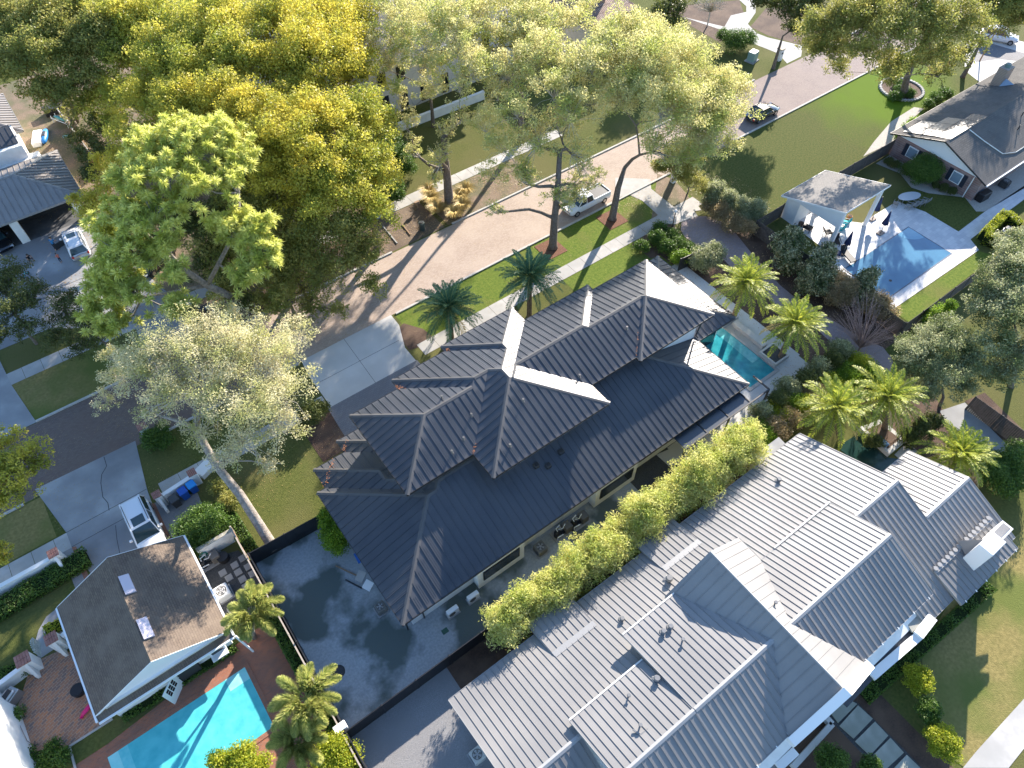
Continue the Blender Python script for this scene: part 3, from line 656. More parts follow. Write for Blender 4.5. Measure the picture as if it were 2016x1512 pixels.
def tree(name,label,cat,base,lobes,leaf='yel',bark=None,tr=.35,ls=.2,dens=1.,sub=1.,seed=1,group=None,path=None,fork=.4,limbs=True,twigs=.35,asp=.55,flat=.8,clump=.27,shell=.4,twm=None,up=.3,air=1.12):
    rng=np.random.default_rng(seed); rd=random.Random(seed); L=place(lobes)
    if ls>=.18: ls*=1.02; dens*=.95
    cx=sum(l[0]*l[3] for l in L)/sum(l[3] for l in L); cy=sum(l[1]*l[3] for l in L)/sum(l[3] for l in L)
    if base is None: bx,by=cx,cy
    else: bx,by=g(*base)
    t=thing(name,label,cat,(bx,by,0),0,group); bark=bark or M_bark
    co,subs=crown(rng,L,LF[leaf],t,(bx,by,0),ls,dens,sub,shell,asp,flat,clump,up,'crown',air)
    zt=max(l[2] for l in L); m=MB()
    if path: pts=[Vector((*g(p[0],p[1],p[2]),p[2])) for p in path]
    else:
        pts=[Vector((bx,by,-.1)),Vector((bx+(cx-bx)*.12+rd.uniform(-.2,.2),by+(cy-by)*.12,zt*fork*.5)),Vector((bx+(cx-bx)*.35,by+(cy-by)*.35,zt*fork))]
    n=len(pts); rs=[tr*(1.35 if i==0 else 1-.45*i/(n-1)) for i in range(n)]
    m.tube([pts[0]]+[pts[0].lerp(pts[1],.12)]+pts[1:],[rs[0]]+[tr*1.02]+rs[1:],10)
    if limbs:
        top=pts[-1]; nodes=[(p,tr*(.62 if i<len(pts)-1 else .55),0) for i,p in enumerate(pts[1:])]
        for l in sorted(L,key=lambda l:(Vector(l[:3])-top).length):
            c=Vector(l[:3])-Vector((0,0,l[3]*.25)); cand=[nd for nd in nodes if nd[0].z<c.z+1.] or nodes
            b_,r_,dp=min(cand,key=lambda nd:(nd[0]-c).length*(1+.12*nd[2])+.25*max(0,nd[0].z-c.z))
            r0=min(r_*.8,tr*.5); mid=b_.lerp(c,.5)+Vector((rd.uniform(-.45,.45),rd.uniform(-.45,.45),rd.uniform(0,.6)))
            m.tube([b_,b_.lerp(mid,.5)+Vector((rd.uniform(-.2,.2),rd.uniform(-.2,.2),.1)),mid,c],[r0,r0*.85,r0*.7,r0*.42],6,cap=False)
            nodes+= [(mid,r0*.7,dp+1),(c,r0*.45,dp+1)]
            for (sc_,sr) in subs:
                v=Vector(sc_.tolist())
                if (v-c).length<l[3]*1.15 and rd.random()<twigs:
                    q=c.lerp(v,.5)+Vector((rd.uniform(-.25,.25),rd.uniform(-.25,.25),rd.uniform(-.1,.3)))
                    q0=max(.02,r0*.2); m.tube([mid.lerp(c,.7),q,v,v+(v-q)*.35],[q0,q0*.7,q0*.45,.012],4,1 if twm else None,cap=False)
    m.build('trunk',[bark,twm] if twm else bark,t,smooth=True)
    return t
G1='yellow green trees massed along the far side of the street'
tree('camphor_tree','broad yellow-green tree at the top left, between the dull olive trees and the villa','tree',None,[(360,70,13,58),(440,50,14,60),(400,130,13,62),(320,130,12,50),(480,110,14,56)],'yel',seed=11,group=G1,ls=.24)
tree('camphor_tree','golden green tree at the top, left of the white villa it half hides','tree',None,[(560,60,14,62),(620,110,14,62),(550,140,13,58),(680,60,13,55),(690,140,12,50),(600,180,12,52),(640,30,13,45)],'yel2',seed=12,group=G1,ls=.24)
tree('camphor_tree','yellow-green tree directly above the big pine, its crown stepping down to the brown side yard','tree',None,[(300,200,11,52),(360,220,12,58),(270,270,10,45),(430,200,13,52),(250,190,9,40),(240,320,8,30),(330,160,11,40)],'yel2',seed=13,group=G1,ls=.23)
tree('camphor_tree','large golden tree in the middle of the mass, upper right of the big pine','tree',None,[(500,220,13,58),(560,270,13,62),(480,290,12,55),(630,240,13,56),(620,320,12,56),(540,350,11,52)],'yel2',seed=14,group=G1,ls=.23)
tree('camphor_tree','green-gold tree at the right edge of the mass, left of the pampas-footed oak','tree',None,[(700,230,12,50),(720,300,11,50),(700,370,10,50),(640,395,10,56),(735,350,9,40),(740,420,8,38),(745,250,11,35)],'yel',seed=15,group=G1,ls=.22)
tree('camphor_tree','green tree overhanging the road, lowest of the golden mass','tree',(575,590),[(560, 430, 7.5, 62), (620, 470, 7.5, 56), (685, 455, 7.5, 52), (705, 515, 5.5, 38), (640, 540, 5.5, 45), (580, 510, 6.5, 50), (612, 600, 3.5, 32), (665, 612, 3.5, 20), (735, 565, 4.5, 24), (560, 590, 4.5, 36), (725, 480, 5.5, 32), (575, 640, 3.5, 22)],'olive',seed=16,group=G1,dens=.75,ls=.2)
tree('camphor_tree','darker green tree standing half hidden behind the right side of the big pine','tree',None,[(500, 400, 7.5, 56), (470, 350, 8.5, 50), (520, 480, 6.5, 50), (440, 500, 4.5, 45), (450, 570, 3.5, 40), (545, 540, 4.5, 36)],'olive',seed=17,group=G1,dens=.75,ls=.22)
tree('camphor_tree','small golden tree squeezed between the garage roof and the big pine','tree',None,[(190,395,5,28),(215,360,5,28),(205,330,5,25),(175,420,4,22),(150,395,3.5,14)],'yel2',seed=18,group=G1,tr=.15)
G2='dull olive trees at the far top left'
tree('laurel_oak','dull olive tree in the far top left corner of the photo','tree',None,[(50,60,12,62),(110,40,13,52),(40,130,11,42),(90,110,12,48),(10,30,12,50),(10,100,10,36)],'olive',seed=21,group=G2,ls=.26,twigs=.6)
tree('laurel_oak','dull olive tree with bare dark limbs showing, above the blue kayaks','tree',(150,240),[(150,90,12,42),(190,60,13,42),(130,180,9,38),(90,180,9,36),(170,160,10,36),(215,110,11,42),(160,220,6,28)],'olive',seed=22,group=G2,ls=.25,twigs=.7,tr=.4)
tree('laurel_oak','yellowish olive tree at the top edge between the corner trees and the golden mass','tree',None,[(240,40,13,48),(300,40,13,48),(260,110,11,45),(250,10,13,40),(190,10,13,45),(210,190,8,38),(220,240,6,30)],'yel',seed=23,group=G2,ls=.25,twigs=.5)
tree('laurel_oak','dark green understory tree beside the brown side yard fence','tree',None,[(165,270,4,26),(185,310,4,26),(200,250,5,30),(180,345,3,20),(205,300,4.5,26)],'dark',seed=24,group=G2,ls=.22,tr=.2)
G3='tall oaks along the street'
tree('live_oak','tall oak with a thick dark trunk rising from dry pampas grass beside the far kerb','tree',(885,405),[(800,50,14,48),(870,30,15,52),(820,120,12.5,34),(900,90,14,44),(770,15,14,45),(745,80,13,34),(905,165,12,34),(800,245,8,28),(865,310,7,26),(880,260,8,28),(820,300,6,24),(930,140,13,38),(860,160,11,26),(850,350,5,18),(840,85,14,40),(930,60,14,40),(790,110,12,34),(905,235,9,26),(760,130,11,30),(785,185,10,32),(845,175,10,30),(720,110,11,34),(900,60,14,38)],'oak',dens=.85,sub=0.5,clump=.225,seed=31,group=G3,tr=.52,ls=.2,path=[(885,405,0),(880,345,3.6),(873,270,8)],twm=M_twig,twigs=.7)
tree('live_oak','pale yellow oak filling the top centre, behind the two roadside oaks','tree',None,[(950,20,14,50),(1040,20,14,52),(1110,50,14,42),(980,80,13,46),(1060,90,13,42),(930,110,12,30),(1150,20,13,30)],'oak',dens=.85,sub=0.6,clump=.225,seed=32,group=G3,tr=.4,ls=.22)
tree('live_oak','oak on the near verge, standing in the left of the two mulch squares','tree',(1088,488),[(1000,140,13,48),(1070,110,14,52),(1090,170,13,48),(1010,215,12,42),(1125,225,12,42),(1055,275,10,44),(990,285,10,38),(1130,300,9,32),(965,345,8,26),(1035,355,7.5,32),(1095,385,6.5,28),(975,415,6,18),(1150,330,8,22),(1140,385,5.5,22),(1115,400,5,20),(1160,360,6.5,20),(1135,360,6.5,22),(1110,375,6,20),(1180,345,6.5,14),(950,250,10,34),(1040,60,14,46),(975,185,11,36),(1100,250,10,36),(1020,330,8,30)],'oak',dens=.85,sub=0.62,clump=.225,seed=33,group=G3,tr=.42,ls=.19,path=[(1088,488,0),(1092,430,3.6),(1098,370,6.5),(1102,300,9.5)],twm=M_twig,twigs=.7)
tree('live_oak','broad oak on the near verge, standing in the right of two mulch squares','tree',(1205,432),[(1200,120,13,56),(1290,120,14,58),(1250,60,14,42),(1360,140,12,50),(1325,85,13,38),(1420,165,11,42),(1310,215,12,54),(1400,235,10,48),(1225,195,12,42),(1445,225,9,38),(1385,300,8.5,38),(1160,130,14,40),(1165,200,12,34),(1335,315,8,30),(1450,175,10,30),(1430,285,7,26),(1260,170,13,46),(1350,200,12,46),(1400,190,11,40),(1360,250,10,44),(1290,290,9,34),(1210,60,14,40)],'oak',dens=0.7,sub=0.8,seed=34,group=G3,tr=.40,ls=.19,path=[(1205,432,0),(1217,370,3.4),(1230,330,5.2)],twm=M_twig,twigs=.7)
tree('leaning_oak','grey mossy leaning oak with pale bare twigs, its trunk ending at the black fence','tree',(541,1082),[(290, 715, 8.8, 61.480000000000004), (370, 690, 9.8, 67.84), (450, 680, 10.3, 67.84), (530, 700, 9.8, 59.36), (560, 770, 8.8, 53.0), (500, 790, 9.3, 59.36), (420, 770, 9.3, 59.36), (340, 775, 8.8, 53.0), (560, 845, 7.3, 44.52), (480, 865, 7.8, 44.52), (395, 850, 7.8, 33.92), (585, 660, 8.3, 36.04), (235, 745, 7.3, 31.8), (530, 915, 6.3, 23.32), (450, 625, 9.3, 36.04), (440, 905, 6.8, 27.560000000000002), (205, 790, 6.3, 23.32), (225, 700, 6.8, 25.44), (300, 810, 6.8, 27.560000000000002)],'moss',bark=M_barkp,seed=35,tr=.40,ls=.14,path=[(541,1082,0),(505,1025,1.6),(472,973,3.2),(425,915,5),(389,850,7),(386,790,8.2)],twigs=1,dens=.5,sub=.75,clump=.26,twm=M_twig)
def needles(rng, lobes, m, parent, org, L=.5, nb=1.5):
    Vs=[];subs=[]
    for (x,y,z,r) in lobes:
        n=int(20*nb*max(1,r/1.2)**1.6); d=sph(rng,n); d[:,2]=np.abs(d[:,2])*.8-.1
        c=np.array([x,y,z])+d*rng.uniform(.25,1.4,n)[:,None]*np.array([r,r,r*.75])+rng.normal(size=(n,3))*.25
        for i in range(n):
            subs.append((c[i],.3)); k=70; q=sph(rng,k); q[:,2]=q[:,2]*.8+.2; q/=np.linalg.norm(q,axis=1)[:,None]
            ln=(L*rng.uniform(.7,1.25,k))[:,None]; b=np.cross(q,rng.normal(size=(k,3))); b/=np.linalg.norm(b,axis=1)[:,None]
            P=c[i]-np.array(org)+q*.03; V=np.empty((k,4,3)); V[:,0]=P; V[:,1]=P+q*ln*.5+b*.045; V[:,2]=P+q*ln-np.array([0,0,.05]); V[:,3]=P+q*ln*.5-b*.045
            Vs.append(V.reshape(-1,3))
    V=np.concatenate(Vs); return fastmesh('crown',V,len(V)//4,m,parent),subs
def pine():
    rng=np.random.default_rng(41); rd=random.Random(41)
    L=place([(a_,b_,c_+3.5,d_) for a_,b_,c_,d_ in [(300,290,13,38),(360,270,14,42),(430,280,13,40),(465,320,12,28),(260,350,12,34),(330,345,13,42),(395,365,12,40),(245,425,10,34),(300,425,11,40),(240,500,9.5,36),(212,455,8.5,20),(212,560,7.5,26),(262,575,7.5,30),(185,608,6,20),(228,640,6,28),(352,600,7,16),(345,540,8.5,14),(475,470,9,30),(520,500,9,28),(480,535,8,28),(440,440,10,18),(500,440,10,22),(290,500,9,26),(330,480,10,18),(215,515,8,22),(450,350,12,22)]]); L=[(a_,b_,c_,d_*1.2) for a_,b_,c_,d_ in L]
    bx,by=g(503,606); t=thing('pine_tree','tall bright green pine with feathery tufts and a leaning grey trunk, left of centre','tree',(bx,by,0))
    co,subs=needles(rng,L,LF['pine'],t,(bx,by,0))
    m=MB(); path=[(503,606,0),(470,590,2.5),(408,562,6.5),(358,528,9.5),(333,500,11.5),(333,440,14)]
    pts=[Vector((*g(*p),p[2])) for p in path]; m.tube(pts,[.42,.36,.3,.24,.19,.12],10)
    path2=[(408,562,6.5),(430,520,9),(472,440,12),(470,380,14)]
    p2=[Vector((*g(*p),p[2])) for p in path2]; m.tube(p2,[.2,.17,.14,.09],8)
    p3=[pts[2],Vector((*g(330,577,8),8)),Vector((*g(280,585,9.5),9.5))]; m.tube(p3,[.15,.12,.07],6)
    al=pts[2:]+p2[1:]+p3[1:]
    for l in L:
        c=Vector(l[:3]); b=min(al,key=lambda p:(p-c).length+(3 if p.z>c.z else 0)); mid=b.lerp(c,.5)+Vector((rd.uniform(-.4,.4),rd.uniform(-.4,.4),-.3))
        m.tube([b,mid,c],[.1,.07,.04],6,cap=False)
        for (s_,_) in subs:
            v=Vector(s_.tolist())
            if (v-c).length<l[3]*1.1 and rd.random()<.35: m.tube([mid.lerp(c,.8),c.lerp(v,.6),v],[.04,.025,.012],4,cap=False)
    m.build('trunk',M_barkp,t,smooth=True)
pine()
G4='small dark trees by the left driveway'
tree('young_oak','dark small oak on the left edge, in front of the squatting person','tree',(72,677),[(25,545,3.8,36),(65,590,4.2,36),(20,610,4.6,34),(55,645,4,26),(10,570,4,26),(5,660,4,26)],'dark',seed=51,group=G4,tr=.14,ls=.17,dens=.7,twigs=.7)
tree('young_oak','dark small oak just left of the lower tip of the pine, over the sunny verge','tree',(215,690),[(125,615,4,32),(165,640,4.3,32),(195,665,3.8,28),(110,665,3.4,24),(160,685,3,24),(235,625,4.5,24),(140,590,4,22)],'dark',seed=52,group=G4,tr=.14,ls=.17,dens=.7,twigs=.7)
tree('street_tree','sunlit yellow-green branch tips reaching in from the left edge over the brick road','tree',(-45,985),[(15,930,5.5,42),(55,900,5.5,34),(10,870,5.5,30),(40,960,5,30),(80,915,5,18),(5,985,4.5,26),(-40,930,6,50)],'yel2',seed=53,tr=.2,ls=.18,dens=.75,twigs=.6)
tree('street_tree','small leafy tip poking in at the left edge above the clipped hedge','tree',(-30,1120),[(5,1078,3,14),(10,1100,2.5,12),(-25,1090,3,24)],'yel2',seed=54,tr=.1,ls=.15,twigs=.3)
G5='trees around the big lawn at the top right'
tree('live_oak','spreading dark oak in the round stone ring on the front lawn, top right','tree',(1778,188),[(1620, 55, 11.5, 42.0), (1640, 105, 9.6, 31.5), (1700, 45, 12.8, 44.1), (1760, 60, 14.1, 50.400000000000006), (1830, 55, 14.1, 50.400000000000006), (1890, 45, 14.1, 44.1), (1755, 125, 10.2, 33.6), (1830, 110, 11.5, 35.7), (1880, 115, 9.6, 31.5), (1605, 100, 9.6, 23.1), (1700, 100, 11.5, 35.7), (1730, 15, 14.1, 42.0), (1805, 5, 15.4, 44.1), (1920, 90, 10.2, 25.200000000000003), (1660, 25, 12.8, 33.6), (1600, 85, 8.3, 25.200000000000003), (1650, 135, 7.7, 21.0), (1755, 150, 7.7, 25.200000000000003), (1850, 145, 7.7, 23.1)],'olive',seed=61,group=G5,tr=.48,ls=.22,dens=.85,clump=.26,path=[(1778,188,0),(1785,155,2.5),(1800,120,5)],twigs=.5)
tree('live_oak','dark oak at the top right corner, beyond the parked white car','tree',None,[(1950,15,9,42),(2005,35,8,38),(1990,-10,10,45),(1940,-10,10,40)],'olive',seed=62,group=G5,tr=.3,ls=.24)
tree('magnolia_tree','dark glossy magnolia beside the tiled roof at the top','tree',None,[(1300,25,6,26),(1330,15,6,26),(1290,50,4,22),(1325,50,4,22)],'dark',seed=63,group=G5,tr=.2,ls=.26)
tree('live_oak','dark shaded tree above the curving pale path, top edge','tree',None,[(1545,15,8,30),(1580,30,8,30),(1600,0,9,35),(1500,-5,8,30),(1560,55,5,20)],'dark',seed=64,group=G5,tr=.25,ls=.26)
tree('tree_canopy','pale green tree top touching the top edge, left of the tiled roof','tree',None,[(590,-5,10,40),(520,-10,10,40),(700,-10,13,45),(800,-15,14,40)],'oak',seed=65,tr=.25,ls=.26)
def bare(name,label,base,L,seed,col,group=None,n=110,cat='bare tree',z0=.4):
    rd=random.Random(seed); bx,by=g(*base); P=place(L); t=thing(name,label,cat,(bx,by,0),0,group); m=MB()
    b0=Vector((bx,by,0)); m.tube([b0,b0+Vector((0,0,z0))],[.09,.08],6)
    for (x,y,z,r) in P:
        for i in range(n//len(P)):
            d=Vector((rd.gauss(0,1),rd.gauss(0,1),abs(rd.gauss(0,.7)))).normalized(); e=Vector((x,y,z))+d*r*rd.uniform(.7,1.1)
            s=b0+Vector((0,0,z0)); mid=s.lerp(e,.5)+Vector((rd.uniform(-.2,.2),rd.uniform(-.2,.2),rd.uniform(0,.3)))
            m.tube([s,mid,e],[.03,.02,.007],4,cap=False)
            for j in range(3):
                q=mid.lerp(e,rd.uniform(.1,.8)); m.tube([q,q+(d+Vector((rd.gauss(0,.5),rd.gauss(0,.5),rd.gauss(0,.4)))).normalized()*r*.4],[.012,.005],4,cap=False)
    m.build('branches',col,t); return t
M_pink=mat('bare_pinkish_twig',(.36,.24,.2),rough=.9)
bare('crape_myrtle','leafless pinkish shrub of fine twigs beside the brick path, right of the palms','p' and (1690,690),[(1690,640,2.2,48),(1655,640,1.8,30),(1735,660,1.8,34),(1700,600,2.2,30)],71,M_pink)
bare('crape_myrtle','leafless grey-brown tree at the top edge, right of the magnolia',(1392,52),[(1392,5,5,26),(1375,15,4,18),(1412,12,4,18)],72,M_twig,z0=2)
# bamboo row between the two metal-roofed houses
G6='bamboo clumps in the row between the two metal roofs'
bl=[[(992+i*33.6+dx,1232-i*25.3+dy) for dx,dy in ((-9,-13),(11,12),(14,-14))] for i in range(15)]
NB=['westernmost clump, by the black fence corner','second clump from the fence end','third clump from the fence end','fourth clump from the fence end','fifth clump from the fence end, near the dormer','clump beside the projecting window bay','clump in front of the pool pumps','clump left of the middle of the row','clump in the middle of the row','clump leaning towards the dark window strip','clump right of the middle of the row','clump beside the concrete grill block','fourth clump from the terrace end','clump near the pale terrace','last clump of the row at the terrace end']
for i,(c,nm) in enumerate(zip(bl,NB)):
    tree('bamboo_clump','yellow-green leafy bamboo, '+nm,'bamboo',None,[(x,y,3.5-(j%2)*.7+.5*math.sin(i*2.3+j),29+4*math.sin(i*1.7+j*2)) for j,(x,y) in enumerate(c)]+[(c[0][0]+4,c[0][1]+10,1.8,20)],'bam',seed=80+i,group=G6,tr=.06,ls=.2,dens=.85,sub=1.,clump=.36,flat=1.05,twigs=.9,asp=.3,fork=.25)
# shrubs: lobes close to the ground
def shrub(name,label,cat,L,leaf,seed,group=None,ls=.14,dens=1.,clump=.5,flat=.8,sub=1.,tr=.05,asp=.6): 
    return tree(name,label,cat,None,L,leaf,seed=seed,group=group,tr=tr,ls=ls,dens=dens,clump=clump,flat=flat,sub=sub,twigs=.25,fork=.3,asp=asp)
G7='young magnolias along the board fence'
shrub('young_magnolia','glossy young magnolia left of the black lounge chair','tree',[(1545,500,2.2,22),(1555,475,3,20),(1550,515,1.2,22),(1565,460,3.4,12)],'magn',91,G7,ls=.2)
shrub('young_magnolia','glossy young magnolia in front of the dark lounger by the pool','tree',[(1605,545,2,24),(1618,515,3,20),(1630,495,3.5,14),(1600,560,1.2,24)],'magn',92,G7,ls=.2)
shrub('young_magnolia','glossy young magnolia overlapping the corner of the rectangular pool','tree',[(1700,560,2,20),(1712,540,2.8,14),(1690,580,1.2,22)],'magn',93,G7,ls=.2)
G8='copper leaved bushes along the board fence'
shrub('copper_bush','copper and yellow bush between the second magnolia and the pool corner','bush',[(1645,560,1.2,24),(1665,575,1.2,24),(1650,585,.9,20)],'oran',94,G8)
shrub('copper_bush','copper bush at the lower corner of the pool fence','bush',[(1715,600,1.1,22),(1740,610,1.1,20),(1700,590,1,16)],'oran',95,G8)
shrub('copper_bush','dry reddish bush along the brick path, near the small square fence','bush',[(1420,420,1,18),(1445,440,1,18),(1470,450,1.1,16),(1400,405,.9,14)],'oran',96,G8)
G9='young trees screening the front lawn'
for i,(p,q) in enumerate([((1405,395),(1410,370)),((1435,405),(1438,385)),((1462,425),(1465,400)),((1490,425),(1492,405))]):
    shrub('screening_shrub','pale green upright shrub, '+['first','second','third','last'][i]+' from the street in the row edging the big lawn','shrub',[(p[0],p[1],1.2,17),(q[0],q[1],2.2,13)],'grey',100+i,G9)
tree('hedge_tree','dark upright hedge tree at the street end of the lawn edge','tree',None,[(1350,340,2.5,22),(1370,355,2.5,20),(1335,350,1.5,18),(1385,375,1.5,16)],'olive',seed=105,tr=.1,ls=.16)
shrub('hedge_tree','low olive bushes below the broad oak by the lawn','shrub',[(1325,310,3,22),(1350,300,3.5,22),(1300,330,2,14)],'olive',106)
G10='round shrubs in the bed by the front walk'
for i,(x,y,r) in enumerate([(1292,468,14),(1312,487,14),(1338,508,16),(1262,487,12)]):
    shrub('round_shrub','rounded green shrub, '+['nearest the sidewalk lamp','second from the lamp','nearest the black fence','beside the lawn edge'][i],'shrub',[(x,y,.6,r),(x+3,y-4,.9,r*.7)],'deep' if i!=2 else 'grn',110+i,G10,ls=.13)
shrub('clipped_hedge','long dark hedge curving along the brick path in front of the middle house','hedge',[(1300,450,.5,12),(1318,462,.5,12),(1335,475,.5,12),(1352,488,.5,12),(1370,500,.5,12),(1385,512,.5,12)],'deep',115,ls=.12)
shrub('round_shrub','big dull shrub at the corner of the black fence panel, above the first pool palm','shrub',[(1390,510,1.2,20),(1405,500,1.3,16),(1380,520,.8,16)],'grey',116,ls=.14)
G11='evergreens lining the pale walk by the pool terrace'
for i,(x,y) in enumerate([(1500,812),(1530,790),(1550,765),(1585,750),(1610,725),(1640,710),(1655,690)]):
    shrub('podocarpus_shrub','dark blue-green evergreen, '+['first','second','third','fourth','fifth','sixth','last'][i]+' from the bamboo along the terrace walk','shrub',[(x,y,1.1,18),(x+4,y-7,1.8,13)],'dark' if i%2 else 'grey',120+i,G11,ls=.13)
G12='mixed hedge plants below the terrace walk'
for i,(x,y,lf) in enumerate([(1500,850,'grn'),(1525,840,'oran'),(1550,820,'oran'),(1580,800,'gold'),(1605,780,'oran'),(1635,755,'gold'),(1665,735,'grn'),(1690,715,'gold'),(1715,735,'grn'),(1530,815,'gold'),(1560,790,'grn')]):
    shrub('mixed_hedge_plant',['green','coppery','coppery red','golden','coppery','golden green','bright green','yellow-green','green','golden','green'][i]+' hedge plant, '+['nearest the bamboo','second from the bamboo','left of the left palm','above the left palm','mid hedge','between the palms and the walk','near the bare pink shrub','at the brick circle','behind the right palm','beside the first evergreen','between the third and fourth evergreens'][i],'hedge plant',[(x,y,.9,20),(x+12,y+8,.7,15),(x-8,y+6,.7,14)],lf,130+i,G12,ls=.13)
tree('privet_tree','grey-green rounded tree right of the brick circle','tree',(1850,800),[(1800,690,4.5,36),(1860,665,5,42),(1900,715,4.5,34),(1850,735,4,40),(1795,735,3.6,30),(1825,780,2.6,24),(1890,760,3,26)],'grey',seed=145,tr=.15,ls=.15,sub=1.3,asp=.5)
tree('laurel_oak','large dark grey-green tree on the right edge','tree',(1990,760),[(1960,570,7,44),(1930,605,6,36),(2000,525,8,42),(2000,615,7,46),(1965,685,5.5,40),(2010,715,5,42),(1955,740,4,30),(1995,480,8,26)],'grey',seed=146,tr=.25,ls=.17,sub=1.2)
shrub('cypress','bright green leaning conifer below the board fence on the right','conifer',[(1835,625,1.2,14),(1855,612,2,12),(1872,600,2.8,9)],'grn',147,ls=.12)
shrub('corner_bushes','dark green bushes at the right corner beyond the last palm','bush',[(1930,920,1.5,22),(1960,935,1.6,24),(1990,915,1.6,24),(1975,960,1.3,20),(2005,890,1.5,20),(1955,905,1.2,18),(2010,945,1.5,20)],'deep',148)
shrub('understory_bush','dark bushes under the two left palms of the far pool','bush',[(1790,860,.8,18),(1815,845,1,18),(1720,870,.7,14),(1840,830,1,14)],'dark',149)
G13='clipped ball shrubs in the bottom right bed'
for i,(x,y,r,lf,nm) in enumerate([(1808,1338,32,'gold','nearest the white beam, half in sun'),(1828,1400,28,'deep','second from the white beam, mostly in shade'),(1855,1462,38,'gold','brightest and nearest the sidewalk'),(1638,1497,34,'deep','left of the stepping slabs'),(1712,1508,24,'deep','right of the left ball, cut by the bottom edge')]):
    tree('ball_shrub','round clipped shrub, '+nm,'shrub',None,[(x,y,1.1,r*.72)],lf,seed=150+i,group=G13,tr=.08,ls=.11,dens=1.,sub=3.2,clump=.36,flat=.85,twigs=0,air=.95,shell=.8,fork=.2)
# low hedges: many small lobes along a line
def hedge(name,label,a,b,h,w,leaf,seed,kind='p',group=None,ls=.11):
    (x0,y0),(x1,y1)=a,b; L=math.hypot(x1-x0,y1-y0); rng=np.random.default_rng(seed)
    t=thing(name,label,'hedge',((x0+x1)/2,(y0+y1)/2,0),0,group); n=int(L*w*260+L*h*300); org=np.array([(x0+x1)/2,(y0+y1)/2,0])
    ux,uy=(x1-x0)/L,(y1-y0)/L; u=rng.uniform(-.1,L+.1,n); v=rng.uniform(-.5,.5,n)*w; z=h*rng.uniform(.85,1.06,n); side=rng.random(n)<.4
    v=np.where(side,np.sign(v)*w*.5*rng.uniform(.9,1.1,n),v); z=np.where(side,h*rng.uniform(0,1,n),z); z+= .08*np.sin(u*3)
    P=np.stack([x0+ux*u-uy*v,y0+uy*u+ux*v,z],1)-org
    V=leafquads(rng,P,np.tile([0,0,.3],(n,1)),ls*1.25,.6); fastmesh('foliage',V,n,LF[leaf],t)
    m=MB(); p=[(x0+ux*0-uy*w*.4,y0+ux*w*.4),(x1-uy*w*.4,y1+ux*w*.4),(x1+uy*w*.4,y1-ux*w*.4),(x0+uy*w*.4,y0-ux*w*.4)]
    m.prism(p,0,h*.88); m.build('branches',mat('hedge_shadow',(.02,.03,.012),rough=1,spec=0),t); return t  # solid core rather than twigs; the hedge's inner shade is its near-black colour
hedge('clipped_hedge','dark clipped hedge in front of the low white wall, bottom left',(-19.5,36.0),(-12.7,36.35),.8,1.5,'deep',161)
hedge('clipped_hedge','low hedge below the white gate wall at the left edge',gz('d1',-60,890,.5),gz('d1',185,790,.5),.7,1.0,'deep',162)
hedge('clipped_hedge','short hedge strip between the shingle roof and the curved path',gz('d1',320,540,.5),gz('d1',440,480,.5),.6,.8,'gold',163)
hedge('clipped_hedge','dark ground hedge under the south wall of the shingle house',gz('d1',870,1140,.3),gz('d1',1660,640,.3),.4,.9,'deep',164)
hedge('ivy_strip','green creeper strip along the inside of the wooden fence, between the two foxtail palms',(-3.6,25.6),(-3.5,12),1.1,.8,'deep',165)
hedge('clipped_hedge','low green edging hedge in front of the grey-roofed house, beside the dry lawn',gz('d4',860,1010,.4),gz('d4',1750,220,.4),.45,.8,'deep',166)
hedge('fence_creeper','bushy green creeper strip beside the leaning oak trunk',gz('c1',1560,880,.5),gz('c1',1810,1290,.5),.8,1.0,'deep',167)
hedge('clipped_hedge','thick L-shaped hedge round the pool pump, long side',gz('b4',1700,330,.8),gz('b4',1840,190,.8),1.3,.9,'gold',168)
hedge('clipped_hedge','thick L-shaped hedge round the pool pump, short side',gz('b4',1700,345,.8),gz('b4',1790,375,.8),1.3,.8,'gold',169)
hedge('clipped_hedge','thick hedge on the far side of the pool pump',gz('b4',1850,190,.8),gz('b4',1950,260,.8),1.2,.9,'gold',170)
G14='bushes on the left side yard by the bins'
shrub('dark_bush','large dark bush between the bins and the pump yard','bush',[(375,1040,1.2,26),(392,1055,1.3,24),(420,1030,1.4,26),(375,1075,1,18),(400,1015,1,20)],'deep',171,G14)
shrub('dark_bush','dark clipped bush beside the brick-topped pillar at the kerb','bush',[(300,865,.7,18),(315,850,.8,14),(325,870,.7,12)],'deep',172,G14)
shrub('dark_bush','dark evergreen at the corner of the pale driveway','bush',[(617,812,1,20),(605,820,.9,18),(630,805,1,14)],'dark',173,G14)
shrub('dark_bush','mossy bush under the leaning oak, left of its trunk','bush',[(455,985,.9,18),(430,960,.9,14)],'olive',174,G14)
shrub('leafy_bush','bright green bush tucked against the dark west wall of the middle house','bush',[(648,1030,1.8,16),(655,1055,1.6,20),(668,1075,1.2,14),(640,1015,1.8,12)],'grn',175)
shrub('leafy_bush','sunlit bush cut by the bottom edge, beside the turquoise pool','bush',[(440,1500,1.2,22),(480,1495,1.5,24),(510,1510,1.2,20),(455,1520,1,20)],'gold',176)
shrub('leafy_bush','rounded hedge bush at the bottom edge, right of the foxtail palm','bush',[(660,1480,1.4,28),(675,1500,1.3,26),(640,1510,1.3,26)],'gold',177)
shrub('leafy_bush','small green plants in the corner of the patterned patio','bush',[(95,1500,.4,16),(60,1490,.3,12),(30,1410,.5,14)],'deep',178)
shrub('leafy_bush','dark shrubs below the clipped stair edge at the bottom left','bush',[(120,1490,.6,14),(105,1470,.5,12)],'deep',179)
